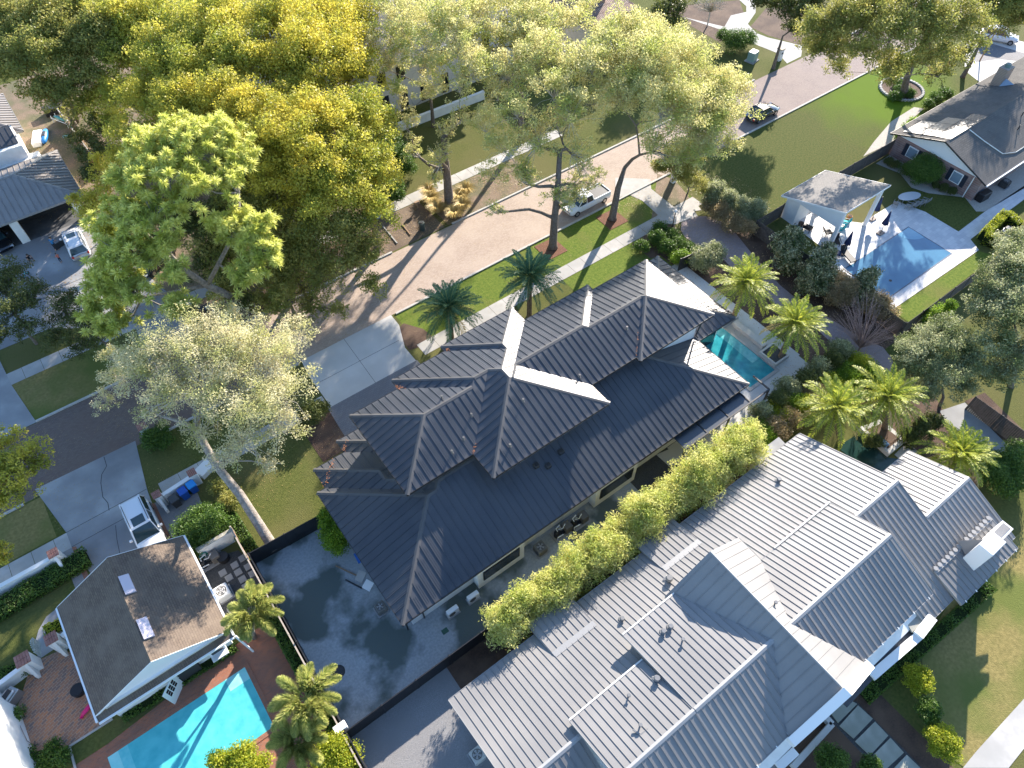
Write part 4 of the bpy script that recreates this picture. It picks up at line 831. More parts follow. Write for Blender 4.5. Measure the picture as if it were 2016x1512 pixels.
shrub('dwarf_palm','green shrubs by the pale box and path at the top right','bush',[(1445,85,1.2,18),(1470,80,1.1,16),(1425,70,1.2,12)],'deep',180)
# topiary beside the brick house
G15='clipped balls along the brick house'
shrub('topiary_ball','big round clipped bush between the two shuttered windows','topiary',[(1820,342,1.1,25)],'deep',181,G15,ls=.12,sub=2.2,clump=.45)
for i,(x,y,r,nm) in enumerate([(1750,318,7,'nearest the fence gate'),(1765,325,7,'second from the fence gate'),(1785,330,7,'left of the big ball'),(1842,365,6,'first right of the big ball'),(1858,370,7,'under the right window'),(1875,377,7,'last of the row by the downspout')]):
    shrub('topiary_ball','small round clipped bush, '+nm,'topiary',[(x,y,.45,r)],'dark',182+i,G15,ls=.1,sub=1.6,clump=.5)
shrub('clipped_hedge','rounded dark hedge at the left eave of the brick house roof','hedge',[(1845,195,.7,12),(1860,188,.7,12),(1832,205,.6,10)],'deep',189)
shrub('leafy_bush','pale bushes by the corner of the brick house and the fence','bush',[(1790,255,.6,12),(1770,270,.5,10),(1800,240,.6,10)],'grn',190)
# pampas grass round the trunk
def tuft(label,px,seed,r=.9,n=420,group=None,leaf='gras'):
    rng=np.random.default_rng(seed); x,y=g(*px); t=thing('ornamental_grass',label,'grass clump',(x,y,0),0,group)
    th=rng.uniform(0,2*np.pi,n); h=r*rng.uniform(.5,1.1,n); o=np.stack([np.cos(th),np.sin(th),np.zeros(n)],1); P=o*rng.uniform(0,.25,n)[:,None]
    b=np.stack([-o[:,1],o[:,0],np.zeros(n)],1)*.025; V=np.empty((n,4,3)); V[:,0]=P; V[:,1]=P+o*(h*.35)[:,None]+b+np.array([0,0,1])*(h*.9)[:,None]
    V[:,2]=P+o*(h*.95)[:,None]+np.array([0,0,1])*(h*.75)[:,None]; V[:,3]=V[:,1]-2*b; fastmesh('blades',V.reshape(-1,3),n,LF[leaf],t)
G16='dry pampas clumps round the street oak'
for i,(p,nm) in enumerate([((850,400),'left of the trunk'),((862,418),'below left of the trunk'),((905,395),'right of the trunk'),((912,412),'right, nearest the kerb'),((895,428),'directly below the trunk'),((918,382),'farthest right, towards the sidewalk'),((845,385),'farthest left, by the mailbox')]): tuft('dry golden pampas clump, '+nm,p,200+i,1.2,group=G16)
# ---------------------------------------------------------------- palms
def frond(rng,L,az,el,droop,nl,ll,V,R_,wd=.065,vee=.45):
    d=np.array([math.cos(az),math.sin(az),0]); side=np.array([-d[1],d[0],0]); pts=[];p=np.zeros(3);a=el;n=14
    for i in range(n+1):
        pts.append(p.copy()); st=d*math.cos(a)+np.array([0,0,math.sin(a)]); p=p+st*L/n; a-=droop/n*(0.5+1.2*i/n)
    pts=np.array(pts); R_.append(pts)
    for i in range(nl):
        u=.12+.88*i/nl; k=u*n; i0=min(int(k),n-1); q=pts[i0]+(pts[i0+1]-pts[i0])*(k-i0); tg=pts[i0+1]-pts[i0]; tg/=np.linalg.norm(tg)
        l=ll*math.sin(math.pi*min(1,.18+u*.82))**.6*rng.uniform(.8,1.1)
        for s in (-1,1):
            dr=tg*.55+side*s*.8+np.array([0,0,1])*(vee*rng.uniform(.2,1.2)-.25)+rng.normal(size=3)*.1; dr/=np.linalg.norm(dr)
            b=tg*wd; e=q+dr*l-np.array([0,0,.08*l]); V.append([q-b*.5,q+dr*l*.5-b,e,q+dr*l*.5+b*.6+np.array([0,0,.01])])
def palm(label,base,top,zt,r,seed,leaf='palm',nf=46,nl=36,ll=.5,group=None,tr=.2,kind='date_palm',loc=None,els=(-.35,1.35)):
    rng=np.random.default_rng(seed); bx,by=g(*base); tx,ty=g(top[0],top[1],zt)
    t=thing(kind,label,'palm',(bx,by,0),0,group); c=Vector((tx-bx,ty-by,zt)); V=[];RR=[]
    for i in range(nf):
        f=(i+.5)/nf; el=els[0]+(els[1]-els[0])*f; n0=len(V); R0=[]
        frond(rng,r*(1.12-.35*f)*rng.uniform(.9,1.1),i*2.399+rng.uniform(-.2,.2),el,1.1*rng.uniform(.8,1.2)*(1.15-.3*f),nl,ll,V,R0); RR+=R0
    A=np.array(V).reshape(-1,3)+np.array(c); nd=nl*2*4*(2+seed%3); fastmesh('crown',A[nd:],(len(A)-nd)//4,LF[leaf],t); fastmesh('dead_fronds',A[:nd],nd//4,LF['gras'],t)
    m=MB(); 
    for R0 in RR: m.tube([Vector(p.tolist())+c for p in R0[::2]],[.03,.028,.025,.022,.018,.014,.01,.006][:len(R0[::2])],4,cap=False)
    buildl(m,'frond_stems',mat('palm_stem',(.3,.32,.1),rough=.6),t)
    m=MB(); b0=Vector((0,0,-.05)); n=10; pts=[];rs=[]
    for i in range(n+1):
        u=i/n; pts.append(b0.lerp(c,u)+Vector((0,0,0))); rs.append(tr*(1.25-.3*u+(.06 if i%2 else 0)+(.35 if u>.85 else 0)))
    m.tube(pts,rs,12); buildl(m,'trunk',mat('palm_trunk',(.12,.085,.055),(.25,.18,.12),scale=9,rough=.95,bump=1,bscale=22),t,smooth=False)
    return t
GP='feathery date palms'
palm('dark green date palm left of centre on the lawn, nearer the pale driveway',(889,666),(884,606),3.4,3.5,301,'palmd',group=GP)
palm('tall dark green date palm beside the sidewalk, right behind the eave of the middle house',(1042,622),(1043,545),4.6,3.5,302,'palmd',group=GP)
palm('sunlit date palm in the upper planter of the turquoise pool',(1443,628),(1468,558),4.2,3.5,303,group=GP)
palm('sunlit date palm in the square planter at the lower corner of the turquoise pool',(1534,708),(1565,638),4.0,3.4,304,group=GP)
palm('date palm beside the dark pool, touching the corner of the grey metal roof',(1655,870),(1644,803),3.6,3.5,305,group=GP)
palm('date palm behind the dark pool planter, largest of the right-hand group',(1742,850),(1745,783),3.8,3.7,306,group=GP)
palm('date palm at the far right, beside the striped eastern roof slope',(1868,950),(1888,893),3.4,3.2,307,group=GP)
GF='bushy foxtail palms by the wooden fence'
def foxtail(label,base,top,zt,r,seed):
    rng=np.random.default_rng(seed); bx,by=g(*base); tx,ty=g(top[0],top[1],zt); t=thing('foxtail_palm',label,'palm',(bx,by,0),0,GF); c=np.array([tx-bx,ty-by,zt]); Vs=[]; m=MB()
    nf=13
    for i in range(nf):
        az=i*2.399+rng.uniform(-.2,.2); el=.35+.55*rng.random(); L=r*rng.uniform(.85,1.1); d=np.array([math.cos(az),math.sin(az),0]); pts=[];p=c.copy();a=el
        for k in range(11): pts.append(p.copy()); p=p+(d*math.cos(a)+np.array([0,0,math.sin(a)]))*L/10; a-=.17
        P=np.array(pts); n=1300; u=rng.uniform(1.5,10,n); i0=np.minimum(u.astype(int),9); q=P[i0]+(P[i0+1]-P[i0])*(u-i0)[:,None]; tg=P[i0+1]-P[i0]; tg/=np.linalg.norm(tg,axis=1)[:,None]
        dr=sph(rng,n); dr-=tg*np.sum(dr*tg,axis=1)[:,None]; dr/=np.linalg.norm(dr,axis=1)[:,None]; dr=dr+tg*.6+np.array([0,0,-.05]); l=(.42*np.sin(np.pi*np.clip(u/10*.8+.2,0,1))**.5*rng.uniform(.8,1.15,n))[:,None]
        b=np.cross(dr,tg); b/=np.linalg.norm(b,axis=1)[:,None]+1e-9; b*=.02; V=np.empty((n,4,3)); V[:,0]=q; V[:,1]=q+dr*l*.5+b; V[:,2]=q+dr*l-np.array([0,0,.06]); V[:,3]=q+dr*l*.5-b; Vs.append(V.reshape(-1,3))
        m.tube([Vector(x.tolist()) for x in P[::2]],[.035,.03,.025,.02,.014,.008],5,cap=False)
    A=np.concatenate(Vs); fastmesh('crown',A,len(A)//4,LF['foxt'],t); buildl(m,'frond_stems',MATS['palm_stem'],t)
    m=MB().tube([(0,0,-.05),(c[0]*.2,c[1]*.2,zt*.3),(c[0]*.7,c[1]*.7,zt*.75),tuple(c)],[.2,.17,.14,.1],12); buildl(m,'trunk',M_barkp,t,smooth=True)
foxtail('plump foxtail palm beside the air conditioner, left of the wooden fence',(500,1255),(497,1205),4.6,2.3,311)
foxtail('plump foxtail palm at the bottom, between the turquoise pool and the black fence',(600,1440),(603,1375),4.8,2.6,312)
foxtail('lower foxtail palm crown tucked below the bottom one, mostly in shade',(590,1500),(588,1462),3.4,2.0,313)

# fallen leaves under the street trees
def litter(name,x0,y0,x1,y1,n,seed,m,s=.09):
    rng=np.random.default_rng(seed); P=np.stack([rng.uniform(x0,x1,n),rng.uniform(y0,y1,n),np.full(n,.05)],1); k=np.sin(P[:,0]*.7+seed)+np.sin(P[:,1]*.9+P[:,0]*.4)+rng.normal(size=n)*.8; P=P[k>0]; n=len(P)
    V=leafquads(rng,P,np.tile([0,0,3.],(n,1)),s,.6,3.); o=fastmesh(name,V,n,m); o['kind']='stuff'
M_fl=leafmat('fallen_leaf',(.30,.17,.07),(.5,.36,.16),trans=.1)
litter('fallen_leaves',-20,44.5,40,51.5,5000,5,M_fl,.07); litter('fallen_leaves',3,51.8,42,57,9000,6,M_fl,.1); litter('fallen_leaves',-6,58.6,22,95,14000,7,M_fl,.13); litter('fallen_leaves',-6,32.5,8,44,2500,8,M_fl,.07); litter('fallen_leaves',18,38,53,44,1800,9,M_fl,.06)
litter('fallen_leaves',42,13.5,56,34,5000,10,M_fl,.09); litter('fallen_leaves',-14,33,-5,44,1500,11,M_fl,.06); litter('fallen_leaves',45,33,60,44,4000,12,M_fl,.09)

shrub('villa_shrub','dark shrubs in front of the villa garden wall, between the oaks','bush',[(770,285,1.2,20),(785,310,1.2,20),(795,330,1,16),(762,262,1.4,18)],'deep',192)
shrub('villa_shrub','dark upright bush at the left foot of the dirt verge, under the golden tree','bush',[(778,365,1.2,16),(782,385,1,14),(770,345,1.5,14)],'deep',193)

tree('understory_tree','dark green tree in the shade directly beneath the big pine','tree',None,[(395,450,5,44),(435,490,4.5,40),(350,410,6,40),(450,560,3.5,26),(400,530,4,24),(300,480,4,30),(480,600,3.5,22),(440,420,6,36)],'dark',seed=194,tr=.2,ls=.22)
tree('understory_tree','shaded green tree tucked behind the lower trunk of the pine, at the driveway mouth','tree',None,[(560,560,4,34),(520,590,3.5,26),(590,520,5,36),(545,610,3,20)],'olive',seed=195,tr=.18,ls=.2,dens=.8)

tree('villa_oak','pale thin oak standing between the villa and the roadside oaks, top centre','tree',None,[(790,80,10,36),(850,120,9.5,34),(880,60,11,34),(830,40,11,34),(760,130,8.5,26),(905,110,9,26),(850,180,7,22)],'oak',seed=196,tr=.25,ls=.2,dens=.7,sub=.6,clump=.24,twm=M_twig,twigs=.6)
# ================================================================ other buildings
M_shing=brickmat('brown_asphalt_shingle',(.17,.132,.10),(.13,.10,.08),(.08,.064,.052),bw=.32,bh=.14,rough=.95,ms=.012,c3=(.2,.16,.125),scale3=.8,vary=.6,rot=R(90),spec=.2)
M_shingg=brickmat('grey_asphalt_shingle',(.26,.245,.23),(.21,.2,.19),(.13,.13,.125),bw=.34,bh=.16,rough=.95,ms=.014,c3=(.24,.225,.21),scale3=.6,vary=.5,spec=.2)
M_shingd=brickmat('charcoal_grey_shingle',(.155,.148,.14),(.12,.116,.112),(.07,.07,.07),bw=.34,bh=.2,rough=.97,ms=.02,c3=(.17,.16,.15),scale3=.6,vary=.5,spec=.05)
M_tile=brickmat('clay_barrel_tile',(.36,.22,.16),(.5,.36,.28),(.1,.06,.05),bw=.26,bh=.9,rough=.8,ms=.05,vary=.3)
def plain_roof(faces,m,parent,name='roof',th=.16,mf=None):
    bm=quads_bm(faces); return roof(bm,name,m,parent,ribs=False,cap=.14,drop=th,mf=mf or M_whitep,mcap=m,caph=.012)
def gutterbar(a,b,parent,m=None,w=.12): MB().bar(a,b,w).build('gutter',m or M_whitep,parent)
# ---- shingle-roofed cottage
H3=thing('shingle_roof_cottage','small white cottage with a worn brown shingle gable roof and two pale skylights, bottom left','house',(-10.45,27.7,0))
x0,x1,xm,ys,yn,ze,zp=-14.85,-6.05,-10.45,23.65,32.1,2.8,5.0
plain_roof([[(x0,ys,ze),(xm,ys,zp),(xm,yn,zp),(x0,yn,ze)],[(x1,ys,ze),(xm,ys,zp),(xm,yn,zp),(x1,yn,ze)]],M_shing,H3)
MB().add([(x0,ys-.0,ze-.02),(x1,ys,ze-.02),(x1,ys-.45,ze-.18),(x0,ys-.45,ze-.18),(x0,ys,ze-.2),(x1,ys,ze-.2),(x1,ys-.45,ze-.3),(x0,ys-.45,ze-.3)],[(0,1,2,3),(3,2,6,7),(7,6,5,4),(0,3,7,4),(1,5,6,2)]).build('skirt_roof',M_shing,H3)
m=MB(); m.xz([(x0+.5,0),(x0+.5,ze-.1),(xm,zp-.35),(x1-.5,ze-.1),(x1-.5,0)],ys+.28,yn-.3); m.build('wall',M_white,H3)
gutterbar((x0-.06,ys-.4,ze-.08),(x0-.06,yn,ze-.08),H3); gutterbar((x1+.06,ys-.4,ze-.08),(x1+.06,yn,ze-.08),H3); gutterbar((x0,ys-.5,ze-.2),(x1,ys-.5,ze-.2),H3)
m=MB().add([(x0+.55,ys+.2,ze+.02),(xm,ys+.2,zp-.12),(x1-.55,ys+.2,ze+.02)],[(0,2,1)]); m.yz([(ys-.0,2.9),(ys+.2,2.9),(ys+.2,2.6)],x0+.4,x1-.4); m.build('gable_panel',M_whitep,H3)
for (x,y) in ((915,220),(1045,530)):
    X,Y=gz('d1',x,y,4.6); zz=lambda X: zp-(X-xm)*.5
    m=MB(); m.add([(X-.28,Y-.75,zz(X-.28)+.02),(X+.28,Y-.75,zz(X+.28)+.02),(X+.28,Y+.75,zz(X+.28)+.02),(X-.28,Y+.75,zz(X-.28)+.02),(X-.28,Y-.75,zz(X-.28)+.16),(X+.28,Y-.75,zz(X+.28)+.16),(X+.28,Y+.75,zz(X+.28)+.16),(X-.28,Y+.75,zz(X-.28)+.16)],[(4,5,6,7),(0,1,5,4),(1,2,6,5),(2,3,7,6),(3,0,4,7)])
    m.build('skylight',mat('frosted_skylight',(.5,.45,.5),rough=.25,spec=.8),H3)
d=MB().box(-10.2,ys-.1,0,-8.9,ys+.27,2.2).build('doorway',M_dark,H3)
m=MB(); X,Y=-10.3,ys-.05
fr=MB(); fr.add([(X,Y,.05),(X-1.0,Y-.95,.05),(X-1.0,Y-.95,2.1),(X,Y,2.1),(X+.04,Y-.04,.05),(X-.96,Y-.99,.05),(X-.96,Y-.99,2.1),(X+.04,Y-.04,2.1)],[(0,1,2,3),(7,6,5,4),(3,2,6,7),(1,5,6,2)])
dr=fr.build('door',M_whitep,H3)
pn=MB()
for i in range(3):
    for j in range(3):
        u0=.2+i*.22; z0=1.0+j*.33; p=lambda u,z:(X-u+.05,Y-.95*u-.05,z)
        pn.add([p(u0,z0),p(u0+.17,z0),p(u0+.17,z0+.27),p(u0,z0+.27)],[(0,1,2,3)])
pn.build('pane',M_glass,dr)
wn=MB().box(-8.0,ys-.55,1.15,-6.9,ys+.2,1.25).box(-8.0,ys-.1,1.25,-6.9,ys+.27,2.0).build('window',M_whitep,H3); MB().box(-7.85,ys-.14,1.32,-7.05,ys-.11,1.9).build('pane',M_glass,wn)
MB().bar((-5.95,ys-.45,2.6),(-5.7,ys-.9,0),.12).build('downspout',M_whitep,H3)
# pump yard behind the cottage
PY=(-5.75,25.5,-3.2,31.4)
W1=thing('yard_wall','low white wall closing the pump yard behind the cottage','wall',(-4.5,31.3,0)); MB().box(-5.85,31.15,0,-3.15,31.4,1.5).build('wall_body',M_white,W1); MB().bev(-5.88,31.12,1.5,-3.12,31.43,1.56,.02).build('cap',mat('mossy_cap',(.3,.27,.2),(.5,.48,.42),scale=6,rough=.9),W1)
for i,(x,y) in enumerate([(1720,25),(1760,85),(1790,135),(1665,75),(1690,125),(1720,175),(1580,130),(1625,165),(1745,225),(1640,390),(1780,-40)]):
    X,Y=gz('d1',x,y); o=MB().bev(X-.26,Y-.26,.02,X+.26,Y+.26,.07,.02).build('stepping_stone',M_concg,None,loc=(X,Y,0)); tag(o,'square grey stepping stone, '+['top of the right column','second of the right column','third of the right column','top of the middle column','second of the middle column','third of the middle column','top of the left column, by the pump','second of the left column','lowest, near the upper palm','half hidden under the palm fronds','beside the black pump lid'][i],'stepping stone','stepping stones in the pump yard')
def ac(label,X,Y,rz=0,s=.42,h=.75,col=None,group='air conditioner units'):
    t=thing('air_conditioner',label,'air conditioner',(X,Y,0),rz,group); col=col or mat('ac_beige',(.5,.49,.45),rough=.5)
    m=MB().bev(-s-.1,-s-.1,0,s+.1,s+.1,.08,.02); buildl(m,'pad',M_concg,t)
    m=MB().bev(-s,-s,.08,s,s,h,.07); buildl(m,'casing',col,t)
    m=MB(); 
    for k in range(9): m.box(-s-.012,-s+.1,.15+k*.06,s+.012,s-.1,.17+k*.06)
    buildl(m,'louvre',mat('ac_dark',(.1,.1,.1),rough=.6),t)
    m=MB().cyl(0,0,h+.002,h+.012,s*.78,24); buildl(m,'fan_opening',MATS['ac_dark'],t)
    m=MB()
    for k in range(5):
        a_=k*2*math.pi/5; m.add([(0,0,h+.03),(math.cos(a_)*s*.7,math.sin(a_)*s*.7,h+.03),(math.cos(a_+.6)*s*.7,math.sin(a_+.6)*s*.7,h+.02)],[(0,1,2)])
    m.cyl(0,0,h+.01,h+.05,.08,10); buildl(m,'fan_blades',mat('ac_fan',(.35,.35,.36),rough=.5),t)
    m=MB()
    for r_ in (.3,.55,.78):
        pts=[(math.cos(i/24*2*math.pi)*s*r_,math.sin(i/24*2*math.pi)*s*r_,h+.055) for i in range(25)]; m.tube(pts,.008,4,cap=False)
    buildl(m,'fan_grille',col,t); return t
ac('white square air conditioner with a radial fan, in the pump yard by the gutter',*gz('d1',1570,260,.7),s=.5,h=.8,col=M_whitep)
ac('dark round-topped air conditioner on a pad beside the west eave, grey yard',*gz('d2',895,370,.6),s=.36,h=.7,col=mat('ac_grey',(.16,.155,.14),rough=.6))
ac('grey air conditioner with a wide ring, among the pool pumps',*gz('c3',230,1215,.6),s=.42,h=.75,col=MATS['ac_grey'])
ac('beige air conditioner cut by the bottom edge beside the grey roof',3.0,8.2,s=.42,h=.8)
def minisplit(label,X,Y):
    t=thing('heat_pump_unit',label,'heat pump',(X,Y,0),0,'box shaped heat pump units by the south wall')
    buildl(MB().bev(-.5,-.26,0,.5,.3,.08,.02),'pad',M_concg,t); buildl(MB().bev(-.45,-.17,.1,.45,.17,.8,.03),'casing',M_whitep,t)
    m=MB().tube([(-.12,-.18,.45),(-.12,-.2,.45)],.26,18); buildl(m,'fan_grille',MATS['ac_dark'],t)
minisplit('white box heat pump nearer the house corner, on the dark gravel',6.8,16.75); minisplit('white box heat pump nearer the first window bay',8.55,16.75)
# pool equipment
def pumpset(label,X,Y,kind='filter'):
    t=thing('pool_equipment',label,'pool equipment',(X,Y,0),0)
    buildl(MB().bev(-.9,-.5,0,.9,.5,.08,.02),'pad',M_concg,t); m=MB().cyl(-.5,0,.08,.6,.26,16).cyl(-.5,0,.6,.8,.26,16,.12); buildl(m,'filter_tank',M_black,t)
    buildl(MB().bev(.1,-.35,.08,.75,.35,.85,.05),'heater',mat('heater_brown',(.13,.12,.11),rough=.5),t)
    m=MB().tube([(-.5,0,.8),(-.5,.2,.9),(-.1,.3,.9),(-.1,.3,.3),(.1,.3,.3)],.04,8).tube([(-.7,-.3,.1),(-.7,-.3,.5),(-.2,-.35,.5),(-.2,-.2,.2)],.04,8).tube([(-.3,.1,.2),(-.3,.1,.7),(0,.0,.7),(.3,.1,.95)],.035,8); buildl(m,'pipe',M_whitep,t)
    m=MB().tube([(-.1,-.1,.25),(.1,-.1,.25)],.13,12).cyl(-.2,-.1,.2,.45,.11,12); buildl(m,'pump',M_black,t)
pumpset('pool filter and pump with looping white pipes in the cottage pump yard',*gz('c1',1500,1320))
pumpset('dark heater and white pipework between the two window bays',*gz('c3',385,1110)); pumpset('cluster of pipes and a small tank right of the brown heater, by the bamboo',*gz('c3',500,1040))
t=MB().cyl(*gz('c1',1590,1300),0,.55,.42,16).build('black_tank',M_black,None,loc=(*gz('c1',1590,1300),0)); tag(t,'wide black lidded tank at the head of the stepping stones','tank')
X,Y=gz('c1',1455,1295,.6); o=MB().tube([(X+math.cos(i/16*6.283)*.28,31.05,.8+math.sin(i/16*6.283)*.28) for i in range(17)],.05,6).build('garden_hose',mat('green_hose',(.02,.16,.13),rough=.5),None,loc=(X,31.05,.8)); tag(o,'coiled green hose hanging on the low white wall','hose')
X,Y=gz('b4',1830,340); pumpset('small pool pump inside the L-shaped hedge on the right',X,Y)
# ---- brick house, top right
H4=thing('brick_ranch_house','brick house with a grey shingle gable roof, dark shutters and solar panels, right edge','house',(92,26,0))
W,E_,Yn,Ys,Yr=76.5,112,31.96,20.2,26.1; zr4=4.9
plain_roof([[(W,Yn,2.8),(E_,Yn,2.8),(E_,Yr,zr4),(W,Yr,zr4)],[(W,Ys,2.8),(E_,Ys,2.8),(E_,Yr,zr4),(W,Yr,zr4)]],M_shingd,H4,mf=M_fascia)
M_brw=brickmat('old_brick_wall',(.30,.16,.13),(.2,.13,.115),(.36,.32,.3),bw=.24,bh=.08,rough=.9,ms=.015,rot=(R(90),0,R(90)),c3=(.38,.30,.28),scale3=1.5,vary=.5)
m=MB().yz([(Ys+.7,0),(Ys+.7,2.75),(Yr,4.3),(Yn-.6,2.75),(Yn-.6,0)],77.25,E_-1); m.build('wall',M_brw,H4)
m=MB().add([(77.2,Ys+.5,2.62),(77.2,Yn-.5,2.62),(77.2,Yr,4.62)],[(0,1,2)]); m.build('gable_panel',M_whitep,H4)
MB().bar((W,Ys-.08,2.72),(E_,Ys-.08,2.72),.16,.14).build('gutter',M_whitep,H4)
for y in (29.0,23.45):
    wf=MB().box(77.15,y-.6,.9,77.24,y+.6,2.2).build('window',M_whitep,H4); MB().box(77.12,y-.5,1.0,77.15,y+.5,2.1).build('pane',mat('blue_grey_blind',(.2,.27,.33),rough=.2,spec=.8),wf)
    for s in (-1,1): MB().box(77.13,y+s*.85-.22,.85,77.24,y+s*.85+.22,2.25).build('shutter',mat('dark_shutter',(.02,.025,.04),rough=.5),H4)
z4=lambda y: zr4-(abs(y-Yr))*(2.1/5.86)
X,Y=94.2,30.0; ch=MB().box(X-.75,Y-.55,2.6,X+.75,Y+.55,5.6).build('chimney',brickmat('chimney_brick',(.3,.17,.12),(.2,.13,.1),(.36,.3,.26),bw=.24,bh=.08,rot=(R(90),0,0),ms=.015),H4); MB().cyl(X,Y,5.6,6.0,.3,12).build('flue',mat('teal_flue',(.12,.2,.2),rough=.5),ch)
MB().add([(X-.9,Y-.56,z4(Y-.56)+.03),(X+.9,Y-.56,z4(Y-.56)+.03),(X,Y-.56,z4(Y)+.9),(X,Y-1.7,z4(Y-1.7)+.05)],[(0,3,2),(1,2,3)]).build('cricket',mat('blue_flashing',(.3,.38,.48),rough=.4),H4)
sp=[(77.2,31.0),(77.2,29.3),(77.2,27.6),(79.0,31.0),(79.0,29.3),(79.0,27.6),(80.8,29.3),(80.8,27.6),(82.6,27.6)]
for x,y in sp:
    m=MB().add([(x,y,z4(y)+.1),(x+1.72,y,z4(y)+.1),(x+1.72,y-1.62,z4(y-1.62)+.1),(x,y-1.62,z4(y-1.62)+.1)],[(3,2,1,0)]); m.build('solar_panel',mat('solar_cell',(.06,.055,.06),rough=.5,spec=.5),H4)
m=MB(); P=[(80.5,25.8),(81,24.0),(81.8,21.9),(83.6,21.3),(95,21.3)]
m.tube([(x,y,z4(y)+.08) for x,y in P],.05,6); m.build('conduit',mat('galvanised',(.5,.52,.5),rough=.4,metal=.5),H4)
for x,y in ((86.5,23.2),(88.6,24.2)): MB().cyl(x,y,z4(y)-.05,z4(y)+.6,.06,8).build('vent_pipe',M_dark,H4)
MB().bar((77.1,21.8,2.6),(77.1,21.8,0),.09).build('downspout',M_whitep,H4)
# ---- poolside pavilion
H5=thing('pool_pavilion','white open pavilion with a grey lean-to shingle roof beside the rectangular pool','pavilion',(61.5,28.5,0))
z5=lambda y: 2.8+(31.95-y)/7.05*2.35
plain_roof([[(58.1,31.95,2.8),(65.15,31.95,2.8),(65.15,24.9,5.15),(58.1,24.9,5.15)]],M_shingg,H5)
MB().add([(58.6,31.6,2.7),(58.6,25.2,2.75),(58.6,25.2,4.9),(58.8,31.6,2.7),(58.8,25.2,2.75),(58.8,25.2,4.9)],[(0,1,2),(5,4,3),(0,3,4,1)]).build('gable_panel',M_whitep,H5)
MB().box(58.6,25.1,4.55,64.9,25.3,4.95).build('beam',M_whitep,H5)
for x in (58.75,64.6): MB().bev(x-.17,25.1,0,x+.17,25.45,4.7,.02).build('post',M_whitep,H5)
MB().box(64.45,31.1,0,64.75,31.4,2.75).build('post',M_whitep,H5)
MB().box(58.65,29.9,0,60.9,31.5,2.65).build('store_room',M_white,H5)
MB().box(61.2,31.2,0,64.4,31.35,1.0).build('back_wall',M_white,H5)
# ---- metal roofed garage house, left
H6=thing('garage_house','house with a brown-grey seamed hip roof over an open two bay garage, left edge','house',(-8,80,0))
M_seam3=mat('brown_grey_standing_seam',(.22,.195,.175),(.25,.225,.205),scale=.6,rough=.42,spec=.9)
roof(hip_faces([(-22,75.7),(-.2,75.7),(-.2,85.4),(-22,85.4)],3.,.36),'garage_roof',M_seam3,H6,sp=.6,rh=.07,mf=MATS['pale_grey_trim'])
roof(hip_faces([(-24,90.5),(-2.2,90.5),(-2.2,100),(-24,100)],3.6,.36),'rear_roof',M_seam3,H6,sp=.6,rh=.07,mf=MATS['pale_grey_trim'])
roof(quads_bm([[(-24,86.5,4.6),(-3.2,86.5,4.6),(-3.2,89.2,5.3),(-24,89.2,5.3)]]),'dark_lean_to_roof',M_seam1,H6,sp=.6,rh=.04)
m=MB().box(-24,84.0,0,-1.9,86.5,3.0).box(-24,85.9,3,-3.0,90.6,4.5).box(-24,79.5,0,-.9,84.0,2.95).box(-24,90.6,0,-3,99.4,3.5); m.build('wall',M_white,H6)
MB().box(-15,79.3,0,-1.2,79.49,2.8).build('garage_back',M_dark,H6)  # shade of the open garage interior put into this wall's dark colour
for x in (-13.4,-7.3,-1.3): MB().bev(x-.4,75.9,0,x+.4,76.5,2.8,.02).build('pillar',M_white,H6)
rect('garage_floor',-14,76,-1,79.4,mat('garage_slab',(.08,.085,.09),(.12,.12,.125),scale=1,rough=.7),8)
# ---- houses beyond the trees
H7=thing('tile_roof_house','cream house corner with a striped clay tile hip roof and brick chimney, top centre','house',(66,72,0))
plain_roof([[(60.5,66.4,6),(69.3,66.4,6),(66.5,72,7.9),(63.3,72,7.9)],[(69.3,66.4,6),(69.3,77.6,6),(66.5,72,7.9)],[(60.5,66.4,6),(63.3,72,7.9),(60.5,77.6,6)],[(60.5,77.6,6),(63.3,72,7.9),(66.5,72,7.9),(69.3,77.6,6)]],M_tile,H7,mf=M_fascia)
M_cream=mat('cream_stucco',(.55,.5,.42),rough=.85)
MB().box(61.1,67,0,68.7,77,5.85).build('wall',M_cream,H7)
for x in (62.5,64.9,67.2):
    wf=MB().box(x-.4,66.93,3.6,x+.4,66.99,5.1).build('window',M_black,H7); MB().box(x-.33,66.9,3.7,x+.33,66.93,5.0).build('pane',M_glass,wf)
MB().box(64.6,68.8,6.3,65.4,69.6,8.6).build('chimney',MATS['chimney_brick'],H7)
H8=thing('white_villa','large white two storey villa with tall dark windows, glimpsed through the oaks at the top','house',(42,78,0))
MB().box(33,73.2,0,54,86,6.6).build('wall',mat('tan_stucco',(.6,.56,.52),rough=.85),H8)
plain_roof([[(32.3,72.5,6.6),(54.7,72.5,6.6),(50,79.6,9.0),(37,79.6,9.0)],[(54.7,72.5,6.6),(54.7,86.7,6.6),(50,79.6,9.0)],[(32.3,72.5,6.6),(37,79.6,9.0),(32.3,86.7,6.6)],[(32.3,86.7,6.6),(37,79.6,9.0),(50,79.6,9.0),(54.7,86.7,6.6)]],MATS['grey_asphalt_shingle'],H8)
for x in (34.6,37.2,40.2,43.2,46.4,49.6,52.3):
    for z0,z1 in ((.3,2.7),(3.9,5.7)):
        wf=MB().box(x-.55,73.12,z0,x+.55,73.19,z1).build('window',M_black,H8); MB().box(x-.47,73.09,z0+.08,x+.47,73.12,z1-.08).build('pane',M_glass,wf)
H9=thing('white_house','white house with a pale roof behind the golden trees, top left of centre','house',(26,84,0))
